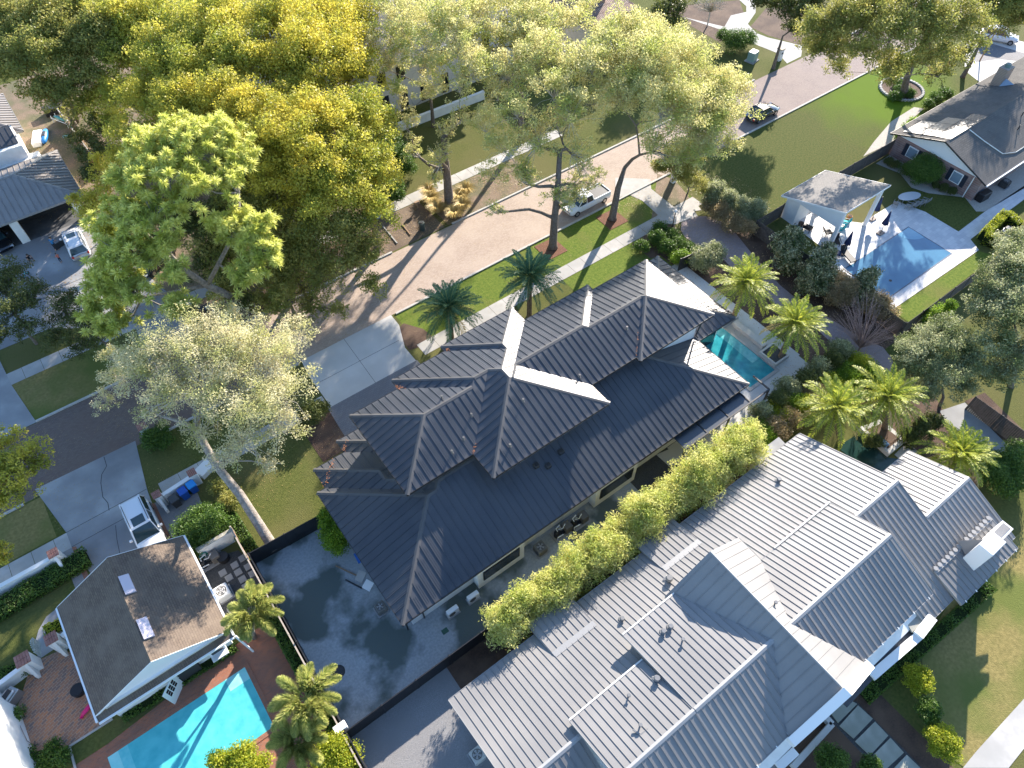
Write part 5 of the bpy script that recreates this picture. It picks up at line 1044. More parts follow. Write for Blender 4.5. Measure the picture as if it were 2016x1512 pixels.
MB().box(20,78,0,31,92,5.5).build('wall',M_white,H9); plain_roof([[(19.4,77.4,5.5),(31.6,77.4,5.5),(31.6,85,8),(19.4,85,8)],[(19.4,92.6,5.5),(31.6,92.6,5.5),(31.6,85,8),(19.4,85,8)]],mat('pale_roof',(.4,.4,.42),rough=.7),H9)
# corner of the white roof at the bottom left
H10=thing('white_corner_building','white building corner with a flat parapet roof in the bottom left corner','building',(-24,20,0))
pts=[g(-60,1330,3.2),g(-18,1372,3.2),g(22,1500,3.2),g(20,1560,3.2),g(-60,1620,3.2)]
MB().prism(pts,0,3.15).build('wall',M_white,H10); MB().prism([g(-60,1470,3.7),g(-10,1482,3.7),g(80,1530,3.7),g(-40,1640,3.7)],3.15,3.7).build('parapet',M_whitep,H10)
# ================================================================ walls, fences, gates
def fence(name,label,a,b,h,m,post=2.4,th=.06,cat='fence',group=None,board=False,rail=None):
    (x0,y0),(x1,y1)=a,b; L=math.hypot(x1-x0,y1-y0); ux,uy=(x1-x0)/L,(y1-y0)/L
    t=thing(name,label,cat,((x0+x1)/2,(y0+y1)/2,0),0,group); M_=MB()
    if board:
        n=int(L/.16); rd=random.Random(int(x0*7+y0))
        for i in range(n):
            p=(x0+ux*i*.16,y0+uy*i*.16); q=(x0+ux*(i*.16+.145),y0+uy*(i*.16+.145)); hh=h+rd.uniform(-.015,.015)
            M_.prism([(p[0]-uy*.015,p[1]+ux*.015),(q[0]-uy*.015,q[1]+ux*.015),(q[0]+uy*.015,q[1]-ux*.015),(p[0]+uy*.015,p[1]-ux*.015)],.03,hh)
    else: M_.prism([(x0-uy*th/2,y0+ux*th/2),(x1-uy*th/2,y1+ux*th/2),(x1+uy*th/2,y1-ux*th/2),(x0+uy*th/2,y0-ux*th/2)],.03,h)
    M_.build('panel',m,t)
    n=max(1,int(L/post))
    for i in range(n+1):
        x,y=x0+ux*L*i/n,y0+uy*L*i/n; MB().bev(x-.06,y-.06,0,x+.06,y+.06,h+.06,.015).build('post',m if rail is None else rail,t)
    if rail is not None: MB().bar((x0,y0,h+.02),(x1,y1,h+.02),.1,.05).build('rail',rail,t)
    return t
M_wood=mat('weathered_wood',(.24,.15,.09),(.34,.23,.14),scale=7,rough=.85)
M_board=mat('grey_brown_board',(.075,.065,.058),(.12,.105,.095),scale=3,rough=.85)
fence('black_fence','black solid fence between the green lawn and the grey yard, left of the middle house',(-2.95,28.6),(2.6,28.3),1.8,M_black)
fence('black_fence','long black solid fence below the middle house, dividing it from the grey-roofed house',(-2.95,13.95),(30.5,13.95),1.8,M_black)
fence('black_fence','short black fence panel near the round shrubs and the first pool palm',g(1335,533,0),g(1382,512,0),1.6,M_black)
fence('wood_fence','weathered wooden fence on the cottage side of the boundary, with a pale top rail',(-3.12,31.4),(-3.12,2),1.75,M_wood,rail=mat('pale_rail',(.4,.34,.28),rough=.8))
fence('black_fence','thin dark fence on the yard side of the wooden boundary',(-2.92,28.4),(-2.92,-2),1.85,M_black)
fence('board_fence','grey board fence along the big lawn, left of the pavilion',(54.2,31.4),(58.5,31.5),1.85,M_board,board=True)
fence('board_fence','grey board fence with visible posts between the pavilion and the brick house',(65.2,31.5),(77.4,31.5),1.85,M_board,board=True)
fence('board_fence','grey board fence running down beside the young magnolias',(54.2,31.3),(54.2,13.8),1.85,M_board,board=True)
fence('board_fence','long board fence along the lower side of the rectangular pool garden',(54.25,13.7),(92,13.7),1.85,M_board,board=True)
fence('board_fence','dark board fence on the right edge behind the big grey tree',gz('c4',1640,150,1.8),gz('c4',2030,430,1.8),1.85,M_board,board=True)
fence('side_fence','pale rail fence between the brown side yard and the trees, top left',gz('a1',405,770,1.2),gz('a1',690,1150,1.2),1.2,M_wood,rail=M_walk)
def pillar(label,X,Y,h=1.6,w=.62,wing=None):
    t=thing('gate_pillar',label,'pillar',(X,Y,0),0,'brick topped white gate pillars'); buildl(MB().bev(-w/2,-w/2,0,w/2,w/2,h,.02),'shaft',M_white,t)
    if wing: buildl(MB().add([(-.1,-w/2,0),(.1,-w/2,0),(.1,-w/2-wing,0),(-.1,-w/2-wing,0),(-.1,-w/2,h-.1),(.1,-w/2,h-.1),(.1,-w/2-wing,h*.25),(-.1,-w/2-wing,h*.25)],[(4,5,6,7),(0,4,7,3),(1,2,6,5),(3,7,6,2)]),'wing_wall',M_white,t)
    m=MB()
    for k in range(5): m.bev(-w/2-.05+k*(w+.1)/5,-w/2-.05,h,-w/2-.065+(k+1)*(w+.1)/5,-.01,h+.1,.01); m.bev(-w/2-.05+k*(w+.1)/5,.01,h,-w/2-.065+(k+1)*(w+.1)/5,w/2+.05,h+.1,.01)
    buildl(m,'brick_cap',mat('pale_red_brick',(.38,.2,.16),(.28,.12,.09),scale=2,rough=.85),t); return t
pillar('brick-topped pillar at the end of the low wall, beside the dark clipped hedge',-14.35,37.3,1.5,wing=.9)
pillar('brick-topped pillar standing alone at the kerb above the driveway',-5.4,44.6,1.3)
pillar('brick-topped pillar at the driveway side of the bin wall',-6.6,37.5,1.5,.55,wing=.7)
pillar('brick-topped pillar at the far end of the bin wall, under the leaning oak',-3.7,37.75,1.5,.55)
pillar('brick-topped gate pillar nearer the cottage, on the curved path',-16.1,30.9,1.7,.7,wing=.5)
pillar('brick-topped gate pillar at the left edge end of the white gate',-18.0,30.6,1.7,.8,wing=.5)
def lowwall(label,a,b,h=1.1,w=.25):
    t=thing('garden_wall',label,'wall',((a[0]+b[0])/2,(a[1]+b[1])/2,0),0,'low white garden walls'); L=math.hypot(b[0]-a[0],b[1]-a[1]); ux,uy=(b[0]-a[0])/L,(b[1]-a[1])/L
    q=lambda w:[(a[0]-uy*w,a[1]+ux*w),(b[0]-uy*w,b[1]+ux*w),(b[0]+uy*w,b[1]-ux*w),(a[0]+uy*w,a[1]-ux*w)]
    MB().prism(q(w/2),0,h).build('wall_body',M_white,t); MB().prism(q(w/2+.04),h,h+.06).build('cap',M_whitep,t)
lowwall('low white wall along the sidewalk behind the dark clipped hedge',(-26,37.25),(-14.7,37.3)); lowwall('low white wall between two pillars, behind the wheeled bins',(-6.3,37.5),(-4.0,37.75))
lowwall('short white wall from the gate pillar to the cottage',(-15.7,31.0),(-14.5,31.4)); lowwall('white wall running off the left edge from the open gate',(-18.4,30.5),(-26,29.3)); lowwall('white block under the leaning oak, beyond the bins',(-3.4,38.1),(-2.2,38.6),.5,.9)
lowwall('white garden wall in front of the villa, seen between the oaks',(33.5,69.7),(46.5,69.3),1.0,.35)
t=thing('garden_gate','white scroll-topped gate standing open beside the pillar at the left','gate',(-17.5,31.0,0)); m=MB()
for i in range(9): m.bar((0+i*.02,.05+i*.13,.1),(0+i*.02,.05+i*.13,1.1+.35*math.sin(i/8*3.14)),.05)
m.bar((0,.05,.2),(.16,1.1,.2),.06); m.bar((0,.05,1.0),(.16,1.1,1.0),.06); buildl(m,'gate_leaf',mat('mossy_white_wood',(.35,.4,.38),(.55,.58,.55),scale=5,rough=.8),t)
# ================================================================ pools
def water(name,c1,c2,sc_=1.2,rough=.04,bmp=.2):
    m=mat(name,c1,c2,scale=sc_,rough=rough,spec=.4,bump=bmp,bscale=3.5); return m
def pool(label,x0,y0,x1,y1,mw,mcop,cw=.35,h=.08,cat='swimming pool'):
    t=thing('swimming_pool',label,cat,((x0+x1)/2,(y0+y1)/2,0)); 
    m=MB().box(x0-cw,y0-cw,0,x1+cw,y0,h).box(x0-cw,y1,0,x1+cw,y1+cw,h).box(x0-cw,y0,0,x0,y1,h).box(x1,y0,0,x1+cw,y1,h); m.build('coping',mcop,t)
    o=MB().add([(x0,y0,.045),(x1,y0,.045),(x1,y1,.045),(x0,y1,.045)],[(0,1,2,3)]).build('pool_water',mw,t); return t
MW1=water('turquoise_pool_water',(.07,.45,.47),(.11,.54,.55)); MW2=water('blue_pool_water',(.075,.19,.30),(.09,.225,.34),.6,.12,.06); MW3=water('teal_pool_water',(.02,.22,.28),(.04,.33,.38),1.5); MW4=water('dark_green_pool_water',(.012,.035,.03),(.02,.05,.045),1)
t=pool('turquoise pool set in red brick, bottom left',-15.85,17.5,-6.6,22.1,MW1,M_brickp,.3,.05)
m=MB()
m.add([(-15.85,17.5,.05),(-14.6,17.5,.05),(-14.6,22.1,.05),(-15.85,22.1,.05)],[(0,1,2,3)]); m.build('step',mat('pool_step_water',(.12,.55,.56),(.2,.62,.62),scale=2,rough=.05,bump=.2,bscale=4),t)
MB().add([(-15.85,17.5,.054),(-15.2,17.5,.054),(-15.2,22.1,.054),(-15.85,22.1,.054)],[(0,1,2,3)]).build('step',mat('pool_top_step_water',(.25,.66,.64),(.32,.7,.68),scale=2,rough=.05),t)
MB().add([(-8.0,21.2,.05),(-6.6,21.2,.05),(-6.6,22.1,.05),(-8.0,22.1,.05)],[(0,1,2,3)]).build('bench',MATS['pool_top_step_water'],t)
t=pool('blue rectangular pool with curved corner steps in pale paving, right',57.55,17.3,68.05,22.3,MW2,mat('dark_pool_tile',(.04,.06,.1),rough=.4),.09,.05)
for k,r_ in enumerate((1.9,1.45,1.0)):
    a_=[(68.05,22.3)]+[(68.05-r_*math.cos(i/10*math.pi/2),22.3-r_*math.sin(i/10*math.pi/2)) for i in range(11)]
    MB().add([(p[0],p[1],.048+k*.004) for p in a_],[tuple(range(len(a_)))]).build('step',mat('pool_curved_step_%d'%k,(.14+.03*k,.33+.03*k,.46+.02*k),rough=.05),t)
MB().cyl(59.8,18.6,.046,.05,.16,16).build('drain',M_dark,t)
t=pool('small turquoise pool at the east end of the middle house, between two palm planters',38.7,17.85,42.0,24.2,MW3,M_walk,.3,.1)
MB().add([(41.0,19.6,.05),(42.0,19.6,.05),(42.0,24.2,.05),(41.0,24.2,.05)],[(0,1,2,3)]).build('ledge',mat('shallow_teal_water',(.08,.38,.42),(.14,.46,.5),scale=3,rough=.05,bump=.3,bscale=5),t)
def planter(label,X,Y,w,d,h,gl_=M_gravd,group='raised concrete planters by the pools'):
    t=thing('planter',label,'planter',(X,Y,0),0,group); m=MB()
    c=.16; m.box(-w/2,-d/2,0,w/2,-d/2+c,h).box(-w/2,d/2-c,0,w/2,d/2,h).box(-w/2,-d/2+c,0,-w/2+c,d/2-c,h).box(w/2-c,-d/2+c,0,w/2,d/2-c,h); buildl(m,'box',M_conc,t)
    buildl(MB().box(-w/2+c,-d/2+c,0,w/2-c,d/2-c,h-.12),'gravel_fill',gl_,t)
planter('square concrete planter holding the lower poolside palm',43.1,19.0,1.9,1.9,.5); planter('concrete planter holding the upper poolside palm',42.9,24.7,2.0,1.3,.5)
MB().box(42.9,20.2,0,43.5,23.9,.42).build('bench_wall',M_conc)['kind']='structure'
D=gl('c4',[(650,505),(800,415),(1010,580),(1085,590),(975,690),(900,700)]); t=thing('swimming_pool','dark green pool partly hidden between the two grey roofs and the palms','swimming pool',(*D[0],0)); MB().prism(D,0,.05).build('pool_water',MW4,t)
q=[gz('c4',*p) for p in ((800,385),(1010,575),(1130,478),(940,330))]
t=thing('fire_planter','pale concrete planter with pebbles and a narrow blue trough beside the dark pool','planter',(*q[0],0)); MB().prism(q,0,.45).build('box',M_conc,t)
ii=[(sum(p[0] for p in q)/4+(p[0]-sum(r[0] for r in q)/4)*.72, sum(p[1] for p in q)/4+(p[1]-sum(r[1] for r in q)/4)*.72) for p in q]; MB().prism(ii,.4,.455).build('gravel_fill',M_earth,t)
b=[gz('c4',*p,.6) for p in ((925,435),(1000,505),(1030,485),(955,418))]; MB().prism(b,.44,.6).build('trough',mat('dusk_blue_steel',(.06,.13,.22),rough=.3),t)
sheet('pool_surround',gl('c4',[(780,370),(1000,330),(1230,540),(1160,640),(1060,560),(1140,480),(930,330)]),M_walk,6)
sheet('side_path',gl('c4',[(1380,250),(1560,190),(1900,530),(1790,590),(1430,330)]),M_concg,7); sheet('planting_bed',gl('c4',[(1560,180),(1700,120),(1990,400),(1990,560),(1900,530)]),M_earth,6)
sheet('planting_bed',gl('c4',[(560,200),(1350,150),(1500,400),(1700,620),(1650,800),(1200,520),(980,330)]),M_earth,2)
# paving round the rectangular pool
sheet('pool_paving',gl('b4',[(255,205),(540,415),(450,485),(620,610),(1045,865),(1660,440),(1600,365),(1990,75),(1990,-20),(1700,170),(1515,310),(1280,170),(1080,95),(900,205),(830,250),(760,240),(330,130)]),M_paver,4)
sheet('gravel_bed',gl('a4',[(1520,1350),(1700,1330),(1990,1130),(1990,1330),(1700,1500),(1640,1500)]),mat('pale_pebbles',(.35,.32,.28),(.5,.47,.42),scale=16,rough=.9,bump=.8,bscale=30),4)
sheet('gravel_bed',gl('a4',[(930,1160),(1060,1080),(1500,1340),(1560,1400),(1300,1370),(1180,1330),(1100,1230)]),MATS['pale_pebbles'],5)
sheet('lawn',gl('b4',[(1045,870),(1660,450),(1780,480),(1165,955)]),M_grassb,5); sheet('lawn',gl('a4',[(830,1220),(930,1170),(1100,1250),(1300,1390),(1500,1400),(1700,1500)])+gl('b4',[(1510,300),(1280,165),(1080,90),(900,190)]),M_grass,3)
sheet('leaf_litter_bed',gl('a4',[(920,1000),(1040,860),(1200,760),(1270,770),(1180,850),(1080,990),(1000,1030),(840,1110)]),MATS['pale_pebbles'],4)
# top right path and drives
sheet('pale_path',gl('a3',[(1235,118),(1300,135),(1535,190),(1580,110),(1690,85),(1690,45),(1640,0),(1600,-60),(1720,-60),(1755,40),(1755,90),(1700,170),(1760,235)])+gl('a4',[(160,265),(410,325),(400,400),(300,450),(240,380),(0,285)])+gl('a3',[(1520,215)]),M_walk,3)
sheet('driveway',gl('a4',[(1560,330),(1640,220),(1990,300),(1990,600),(1700,610),(1560,500)]),M_conc,3); sheet('driveway',gl('a4',[(1560,330),(1720,300),(1990,380),(1990,440),(1800,420),(1640,440)]),M_paveg,4)
sheet('dirt_yard',gl('a3',[(1000,60),(1640,0),(1700,170),(1500,300),(1200,130)]),M_earth,1); sheet('dirt_yard',gl('a4',[(40,190),(150,60),(400,20),(600,200),(400,320),(160,250)]),M_earth,1)
# stone ring round the lawn oak
X,Y=gz('a4',1110,635); t=thing('stone_ring','round pale stone ring round the lawn oak trunk','stone ring',(X,Y,0)); m=MB()
for i in range(40):
    a_=i/40*6.283; m.bev(X+math.cos(a_)*2.6-.18,Y+math.sin(a_)*2.6-.18,0,X+math.cos(a_)*2.6+.18,Y+math.sin(a_)*2.6+.18,.2,.04)
m.build('stones',M_walk,t); MB().cyl(X,Y,0,.06,2.45,32).build('mulch',M_earth,t)
shrub('ground_cover','dark low plants inside the stone ring at the oak foot','plants',[(1762,190,.3,10),(1790,185,.3,10),(1775,180,.3,12),(1768,165,.3,8)],'deep',191)
# stepping slab walk, bottom right
for i,pts in enumerate([[(580,1090),(700,1010),(795,1060),(660,1195)],[(670,1215),(800,1070),(905,1165),(770,1305)],[(780,1325),(920,1185),(1015,1285),(885,1425)],[(895,1435),(1030,1300),(1125,1405),(990,1530)],[(1050,1520),(1145,1420),(1240,1512),(1150,1600)]]):
    o=MB().prism(gl('d4',pts),0,.09).build('walk_slab',mat('greenish_concrete_slab',(.33,.34,.29),(.42,.42,.37),scale=1.2,rough=.85,c3=(.28,.29,.24),scale3=.5),None,loc=(*gz('d4',*pts[0]),0)); tag(o,'square concrete walk slab, '+['at the porch step','second from the porch','middle of the five','fourth from the porch','cut by the bottom edge'][i],'walk slab','concrete slabs of the front walk')
sheet('gravel_strip',gl('d4',[(545,1110),(790,1040),(1260,1512),(1180,1600),(860,1440)]),M_gravd,3)
t=thing('raised_bed','pale concrete bed edging shaped like an L below the white gable','planter',(*gz('d4',600,1210),0)); m=MB(); m.bar((*gz('d4',540,1140),.25),(*gz('d4',605,1210),.25),.35,.5).bar((*gz('d4',605,1210),.25),(*gz('d4',330,1512),.25),.35,.5); m.build('edging',M_conc,t)
# stripes of leftover cardboard and boards in the grey yard
def board(label,pts,z,m,cat='board',name='board'): 
    o=MB().prism(pts,z,z+.05).build(name,m,None,loc=(*pts[0],0)); tag(o,label,cat); return o
board('white leaning panel with faint dark lines, beside the west eave',[gz('d2',*p) for p in ((765,235),(800,175),(852,205),(820,265))],.05,M_whitep,name='lettered_board')
for k in range(3):
    a_=Vector((*gz('d2',782+k*4,222-k*9),.075)); b_=Vector((*gz('d2',830-k*2,240-k*12),.075)); MB().bar(a_,b_,.05,.006).build('printed_line',M_dark,bpy.data.objects['lettered_board'])
board('grey-white square lid on the grey yard, above the lettered panel',[gz('d2',*p) for p in ((715,180),(745,112),(800,130),(765,205))],.05,M_walk,name='square_lid')
o=MB().bar((*gz('d2',580,82),.08),(*gz('d2',728,150),.08),.09,.07).build('wood_plank',M_wood,None,loc=(*gz('d2',650,115),0)); tag(o,'long pale plank lying on the grey yard, pointing at the square lid','plank')
o=MB().bar((*gz('d2',650,180),.08),(*gz('d2',765,240),.08),.1,.08).build('wood_plank',M_black,None,loc=(*gz('d2',700,210),0)); tag(o,'dark board lying below the pale plank','plank')
o=MB().bar((*gz('d2',712,-10,.8),.6),(*gz('d2',745,50,.8),.7),.18,.3).build('blue_tarp_roll',mat('blue_plastic',(.02,.12,.45),rough=.4),None,loc=(*gz('d2',730,20),0)); tag(o,'blue plastic bundle tucked under the west eave','bundle')
def disc(label,r_,x,y,rad,m,name='manhole_cover',cat='manhole cover',h=.04):
    X,Y=gz(r_,x,y); t=thing(name,label,cat,(X,Y,0)); buildl(MB().cyl(0,0,0.01,h,rad,24),'lid',m,t); buildl(MB().tube([(math.cos(i/24*6.283)*rad,math.sin(i/24*6.283)*rad,h) for i in range(25)],.03,5,cap=False),'rim',M_dark,t)
disc('round dark drain cover in the grey yard near the bottom palm','d2',600,830,.42,M_dark)
o=MB().box(*gz('d2',1345,570),.015,gz('d2',1345,570)[0]+.45,gz('d2',1345,570)[1]+.35,.05).build('valve_cover',mat('green_plastic',(.03,.09,.06),rough=.6),None,loc=(*gz('d2',1345,570),0)); tag(o,'small green valve cover on the dark gravel below the heat pumps','valve cover')
o=MB().bev(gz('d2',610,1225,1.8)[0]-.4,gz('d2',610,1225,1.8)[1]-.25,1.5,gz('d2',610,1225,1.8)[0]+.4,gz('d2',610,1225,1.8)[1]+.25,1.9,.03).build('white_box',M_whitep,None,loc=(*gz('d2',610,1225,1.8),1.5)); tag(o,'white box on the wooden fence where it meets the long black fence','box')
o=MB().bev(33.1,17.0,0,34.5,17.6,1.0,.03).build('outdoor_counter',mat('stone_counter',(.2,.195,.17),(.27,.26,.23),scale=8,rough=.5),None,loc=(33.8,17.3,0)); tag(o,'stone-topped counter block under the eave beside the dark awnings','counter')
t=thing('utility_shed','flat pale grey roof box beside the upper eave of the grey-roofed house','shed',(*gz('c4',180,500),0)); P=[gz('c4',*p,2.4) for p in ((75,560),(240,435),(285,480),(100,640))]; MB().prism(P,2.3,2.45).build('roof',M_concg,t); MB().prism([(P[0][0]*.97+P[2][0]*.03,P[0][1]*.97+P[2][1]*.03),P[1],P[2],P[3]],0,2.29).build('wall',M_white,t)
# ================================================================ street things
def bin_(label,X,Y,rz,mb_,ml):
    t=thing('wheeled_bin',label,'bin',(X,Y,0),rz,'wheeled bins behind the low white wall'); m=MB(); a_,b_=.25,.31
    m.add([(-a_,-a_,.08),(a_,-a_,.08),(a_,a_,.08),(-a_,a_,.08),(-b_,-b_,1.0),(b_,-b_,1.0),(b_,b_,1.0),(-b_,b_,1.0)],[(0,3,2,1),(0,1,5,4),(1,2,6,5),(2,3,7,6),(3,0,4,7),(4,5,6,7)]); buildl(m,'body',mb_,t)
    m=MB().bev(-b_-.03,-b_-.05,1.0,b_+.03,b_+.03,1.1,.04); m.bar((-.25,b_+.08,1.0),(.25,b_+.08,1.0),.04); buildl(m,'lid',ml,t)
    for s in (-1,1): buildl(MB().tube([(s*.24,b_-.02,.12),(s*.3,b_-.02,.12)],.12,12),'wheel',M_dark,t)
B1=mat('blue_bin_plastic',(.01,.09,.42),rough=.4); B2=mat('light_blue_bin_lid',(.02,.28,.7),rough=.4); B0=mat('charcoal_bin_plastic',(.05,.052,.055),rough=.5)
bin_('charcoal wheeled bin, left of the two blue ones',-5.75,36.75,.1,B0,B0); bin_('dark blue wheeled bin between the charcoal and the light blue one',-4.95,37.0,.12,B1,B1); bin_('bright light-blue lidded bin, rightmost of the three',-4.2,37.15,.12,B1,B2)
def car(kind,label,X,Y,rz,paint,L=4.8,Wd=1.92,H=1.7,open_door=False,roofm=None,name='parked_car',cat='car'):
    """nose towards +x in its own axes"""
    t=thing(name,label,cat,(X,Y,0),rz,'cars and trucks parked on drives and along the kerb'); w=Wd/2
    def loft(st,mi=0,n=None):
        m=MB(); ring=[]
        for (x,hw,z0,z1,b) in st:
            ring.append([(x,-hw+b*.5,z0),(x,-hw,z0+b),(x,-hw*1.0,(z0+z1)/2),(x,-hw*.97,z1-b),(x,-hw+b*1.2,z1),(x,0,z1+.03),(x,hw-b*1.2,z1),(x,hw*.97,z1-b),(x,hw,(z0+z1)/2),(x,hw,z0+b),(x,hw-b*.5,z0)])
        k=len(ring[0]); m.add([p for r_ in ring for p in r_],[(i*k+j,i*k+(j+1)%k,(i+1)*k+(j+1)%k,(i+1)*k+j) for i in range(len(ring)-1) for j in range(k)]+[tuple(range(k)),tuple((len(ring)-1)*k+j for j in range(k-1,-1,-1))]); return m
    hl=L/2; belt=.98 if kind!='sedan' else .88
    if kind=='pickup':
        body=loft([(-hl,w*.94,.45,1.02,.1),(-hl+.15,w,.35,1.08,.1),(hl-1.7,w,.32,1.05,.1),(hl-.25,w*.97,.35,1.0,.12),(hl,w*.8,.45,.85,.14)]); buildl(body,'body',paint,t,True)
        buildl(MB().box(-hl+.12,-w+.14,1.075,-.55,w-.14,1.125),'truck_bed',M_black,t)
        m=MB(); 
        for s in (-1,1): m.box(-hl+.05,s*(w-.06)-.06,1.05,-.45,s*(w-.06)+.06,1.2)
        m.box(-hl+.02,-w+.05,1.05,-hl+.12,w-.05,1.2); buildl(m,'bed_rail',paint,t); c0,c1=-.45,1.75
    else:
        z=belt; body=loft([(-hl,w*.82,.5,z-.12,.14),(-hl+.12,w*.93,.35,z-.02,.12),(-hl+.6,w,.28,z,.1),(0,w,.25,z,.1),(hl-1.1,w,.28,z-.02,.12),(hl-.4,w*.93,.32,z-.14,.16),(hl-.08,w*.8,.4,z-.26,.18),(hl,w*.68,.48,z-.36,.16)]); buildl(body,'body',paint,t,True)
        c0,c1=(-hl+.12,hl-1.25) if kind=='suv' else (-hl+.75,hl-1.35)
    zt=H; bk=.35 if kind=='suv' else (.25 if kind=='pickup' else .8); fr=.85
    m=MB(); b=[(c0,-w*.9),(c1,-w*.88),(c1,w*.88),(c0,w*.9)]; tp=[(c0+bk,-w*.74),(c1-fr,-w*.74),(c1-fr,w*.74),(c0+bk,w*.74)]
    m.add([(x,y,belt-.02) for x,y in b]+[(x,y,zt-.06) for x,y in tp],[(0,1,5,4),(1,2,6,5),(2,3,7,6),(3,0,4,7)]); buildl(m,'window_glass',mat('car_glass',(.02,.045,.055),rough=.05,spec=.9),t)
    m=MB(); x0_,x1_=c0+bk-.1,c1-fr+.08; m.add([(x0_,-w*.72,zt-.08),(x1_,-w*.72,zt-.08),(x1_,w*.72,zt-.08),(x0_,w*.72,zt-.08),(x0_+.15,-w*.62,zt),(x1_-.12,-w*.62,zt),(x1_-.12,w*.62,zt),(x0_+.15,w*.62,zt)],[(0,1,5,4),(1,2,6,5),(2,3,7,6),(3,0,4,7),(4,5,6,7)])
    for s in (-1,1):
        m.bar((c1-.02,s*w*.87,belt),(x1_-.03,s*w*.71,zt-.06),.07); m.bar((c0+.02,s*w*.89,belt),(x0_+.05,s*w*.71,zt-.06),.1)
        xm_=(c0+c1)/2-.1; m.bar((xm_,s*w*.91,belt-.05),(xm_-.02,s*w*.73,zt-.07),.06); m.bar((x0_,s*w*.72,zt-.05),(x1_,s*w*.72,zt-.05),.07)
    buildl(m,'roof',roofm or paint,t)
    if kind=='suv': buildl(MB().add([(x1_-.95,-w*.45,zt+.012),(x1_-.15,-w*.45,zt+.012),(x1_-.15,w*.45,zt+.012),(x1_-.95,w*.45,zt+.012)],[(0,1,2,3)]),'sunroof',MATS['car_glass'],t)
    if kind=='suv':
        m=MB()
        for s in (-1,1): m.bar((x0_+.3,s*w*.66,zt+.04),(x1_-.2,s*w*.66,zt+.04),.04)
        buildl(m,'roof_rail',M_dark,t)
    for sx in (-1,1):
        for sy in (-1,1):
            xw=sx*(hl-.88); wh=MB().tube([(xw,sy*(w-.2),.34),(xw,sy*(w+.015),.34)],.345,20); wo=buildl(wh,'wheel',mat('tyre_rubber',(.015,.015,.016),rough=.8),t)
            rm=MB().tube([(xw,sy*(w+.016),.34),(xw,sy*(w+.03),.34)],.21,12); buildl(rm,'rim',mat('alloy',(.4,.4,.4),rough=.3,metal=.8),wo)
    for s in (-1,1):
        m=MB().bev(c1-.55,s*(w+.12)-.11,belt,c1-.38,s*(w+.12)+.11,belt+.16,.03); buildl(m,'mirror',paint,t)
        m=MB().bev(hl-.32,s*w*.68-.16,belt-.36,hl-.02,s*w*.68+.16,belt-.24,.03); buildl(m,'headlight',mat('headlight_glass',(.5,.52,.55),rough=.1),t)
        m=MB().bev(-hl-.015,s*w*.78-.1,belt-.28,-hl+.22,s*w*.78+.12,belt-.04,.03); buildl(m,'tail_light',mat('red_lamp',(.45,.03,.02),rough=.2),t)
    if open_door:
        m=MB(); m.add([(.75,w,.35),(.35,w+.95,.35),(.35,w+.95,1.0),(.75,w,1.0),(.8,w+.03,.35),(.4,w+.98,.35),(.4,w+.98,1.0),(.8,w+.03,1.0)],[(0,1,2,3),(7,6,5,4),(3,2,6,7),(1,5,6,2),(0,3,7,4)]); buildl(m,'open_door',M_dark,t)
    return t
P_w=mat('pearl_white_paint',(.74,.75,.77),rough=.25,spec=.7,coat=.5); P_b=mat('black_car_paint',(.012,.014,.018),rough=.15,spec=.8,coat=.8)
car('suv','white car with a dark sunroof, nose tucked under the cottage eave on the driveway',-8.42,36.0,R(-90),P_w,L=5.1,Wd=2.02,H=1.78)
car('suv','white car with its driver door open beside the person in blue, left',-3.2,71.9,R(88),P_w,L=5.0,open_door=True)
car('pickup','white pickup with a black bed, parked at the kerb behind the broad oak',43.2,45.55,R(180),P_w,L=5.6,Wd=1.98,H=1.78,name='pickup_truck',cat='pickup')
car('sedan','black car parked at the kerb beside the big lawn, nose away from the oak',71.4,45.6,0,P_b,L=4.8,H=1.5)
car('suv','white car parked at the top right corner near the lamp pole',111.5,38.5,R(-62),P_w,L=4.8)
car('sedan','black car sheltering in the open garage bay, left edge',-9.6,77.4,R(-80),P_b,L=4.4,H=1.45)
car('sedan','dark car glimpsed under the low branches of the pine',2.5,64.5,R(-150),P_b,L=4.6,H=1.45)
# lamp, boxes, poles
t=thing('path_lamp','slim black lamp post where the sidewalk meets the brick path','lamp post',(48.3,37.3,0)); buildl(MB().cyl(0,0,0,1.9,.05,10).cyl(0,0,0,.15,.1,10,.06),'post',M_black,t); buildl(MB().cyl(0,0,1.9,2.15,.09,10,.13).cyl(0,0,2.15,2.25,.16,10,.04),'lantern',M_whitep,t)
t=thing('transformer_box','pale green utility box on the grass beside the curving path','utility box',(80.4,55.2,0),.2); buildl(MB().bev(-.8,-.7,0,.8,.7,.12,.03),'pad',M_concg,t); buildl(MB().bev(-.6,-.5,.12,.6,.5,1.3,.06),'cabinet',mat('pale_green_paint',(.25,.36,.32),rough=.5),t)
t=thing('mailbox_post','white masonry mailbox post at the end of the curving path','mailbox',(83.4,53.2,0)); buildl(MB().bev(-.35,-.35,0,.35,.35,1.5,.03),'post',M_white,t); buildl(MB().bev(-.42,-.42,1.5,.42,.42,1.62,.03),'cap',mat('tan_stucco_cap',(.4,.33,.25),rough=.8),t); buildl(MB().box(-.15,-.37,.9,.15,-.35,1.15),'door',M_dark,t)
t=thing('white_mailbox_pillar','white pillar below the broad oak at the mouth of the side drive','pillar',(*gz('a3',1170,1290),0)); buildl(MB().bev(-.25,-.25,0,.25,.25,2.2,.03),'shaft',M_whitep,t); buildl(MB().bev(-.32,-.32,2.2,.32,.32,2.3,.03),'cap',M_whitep,t)
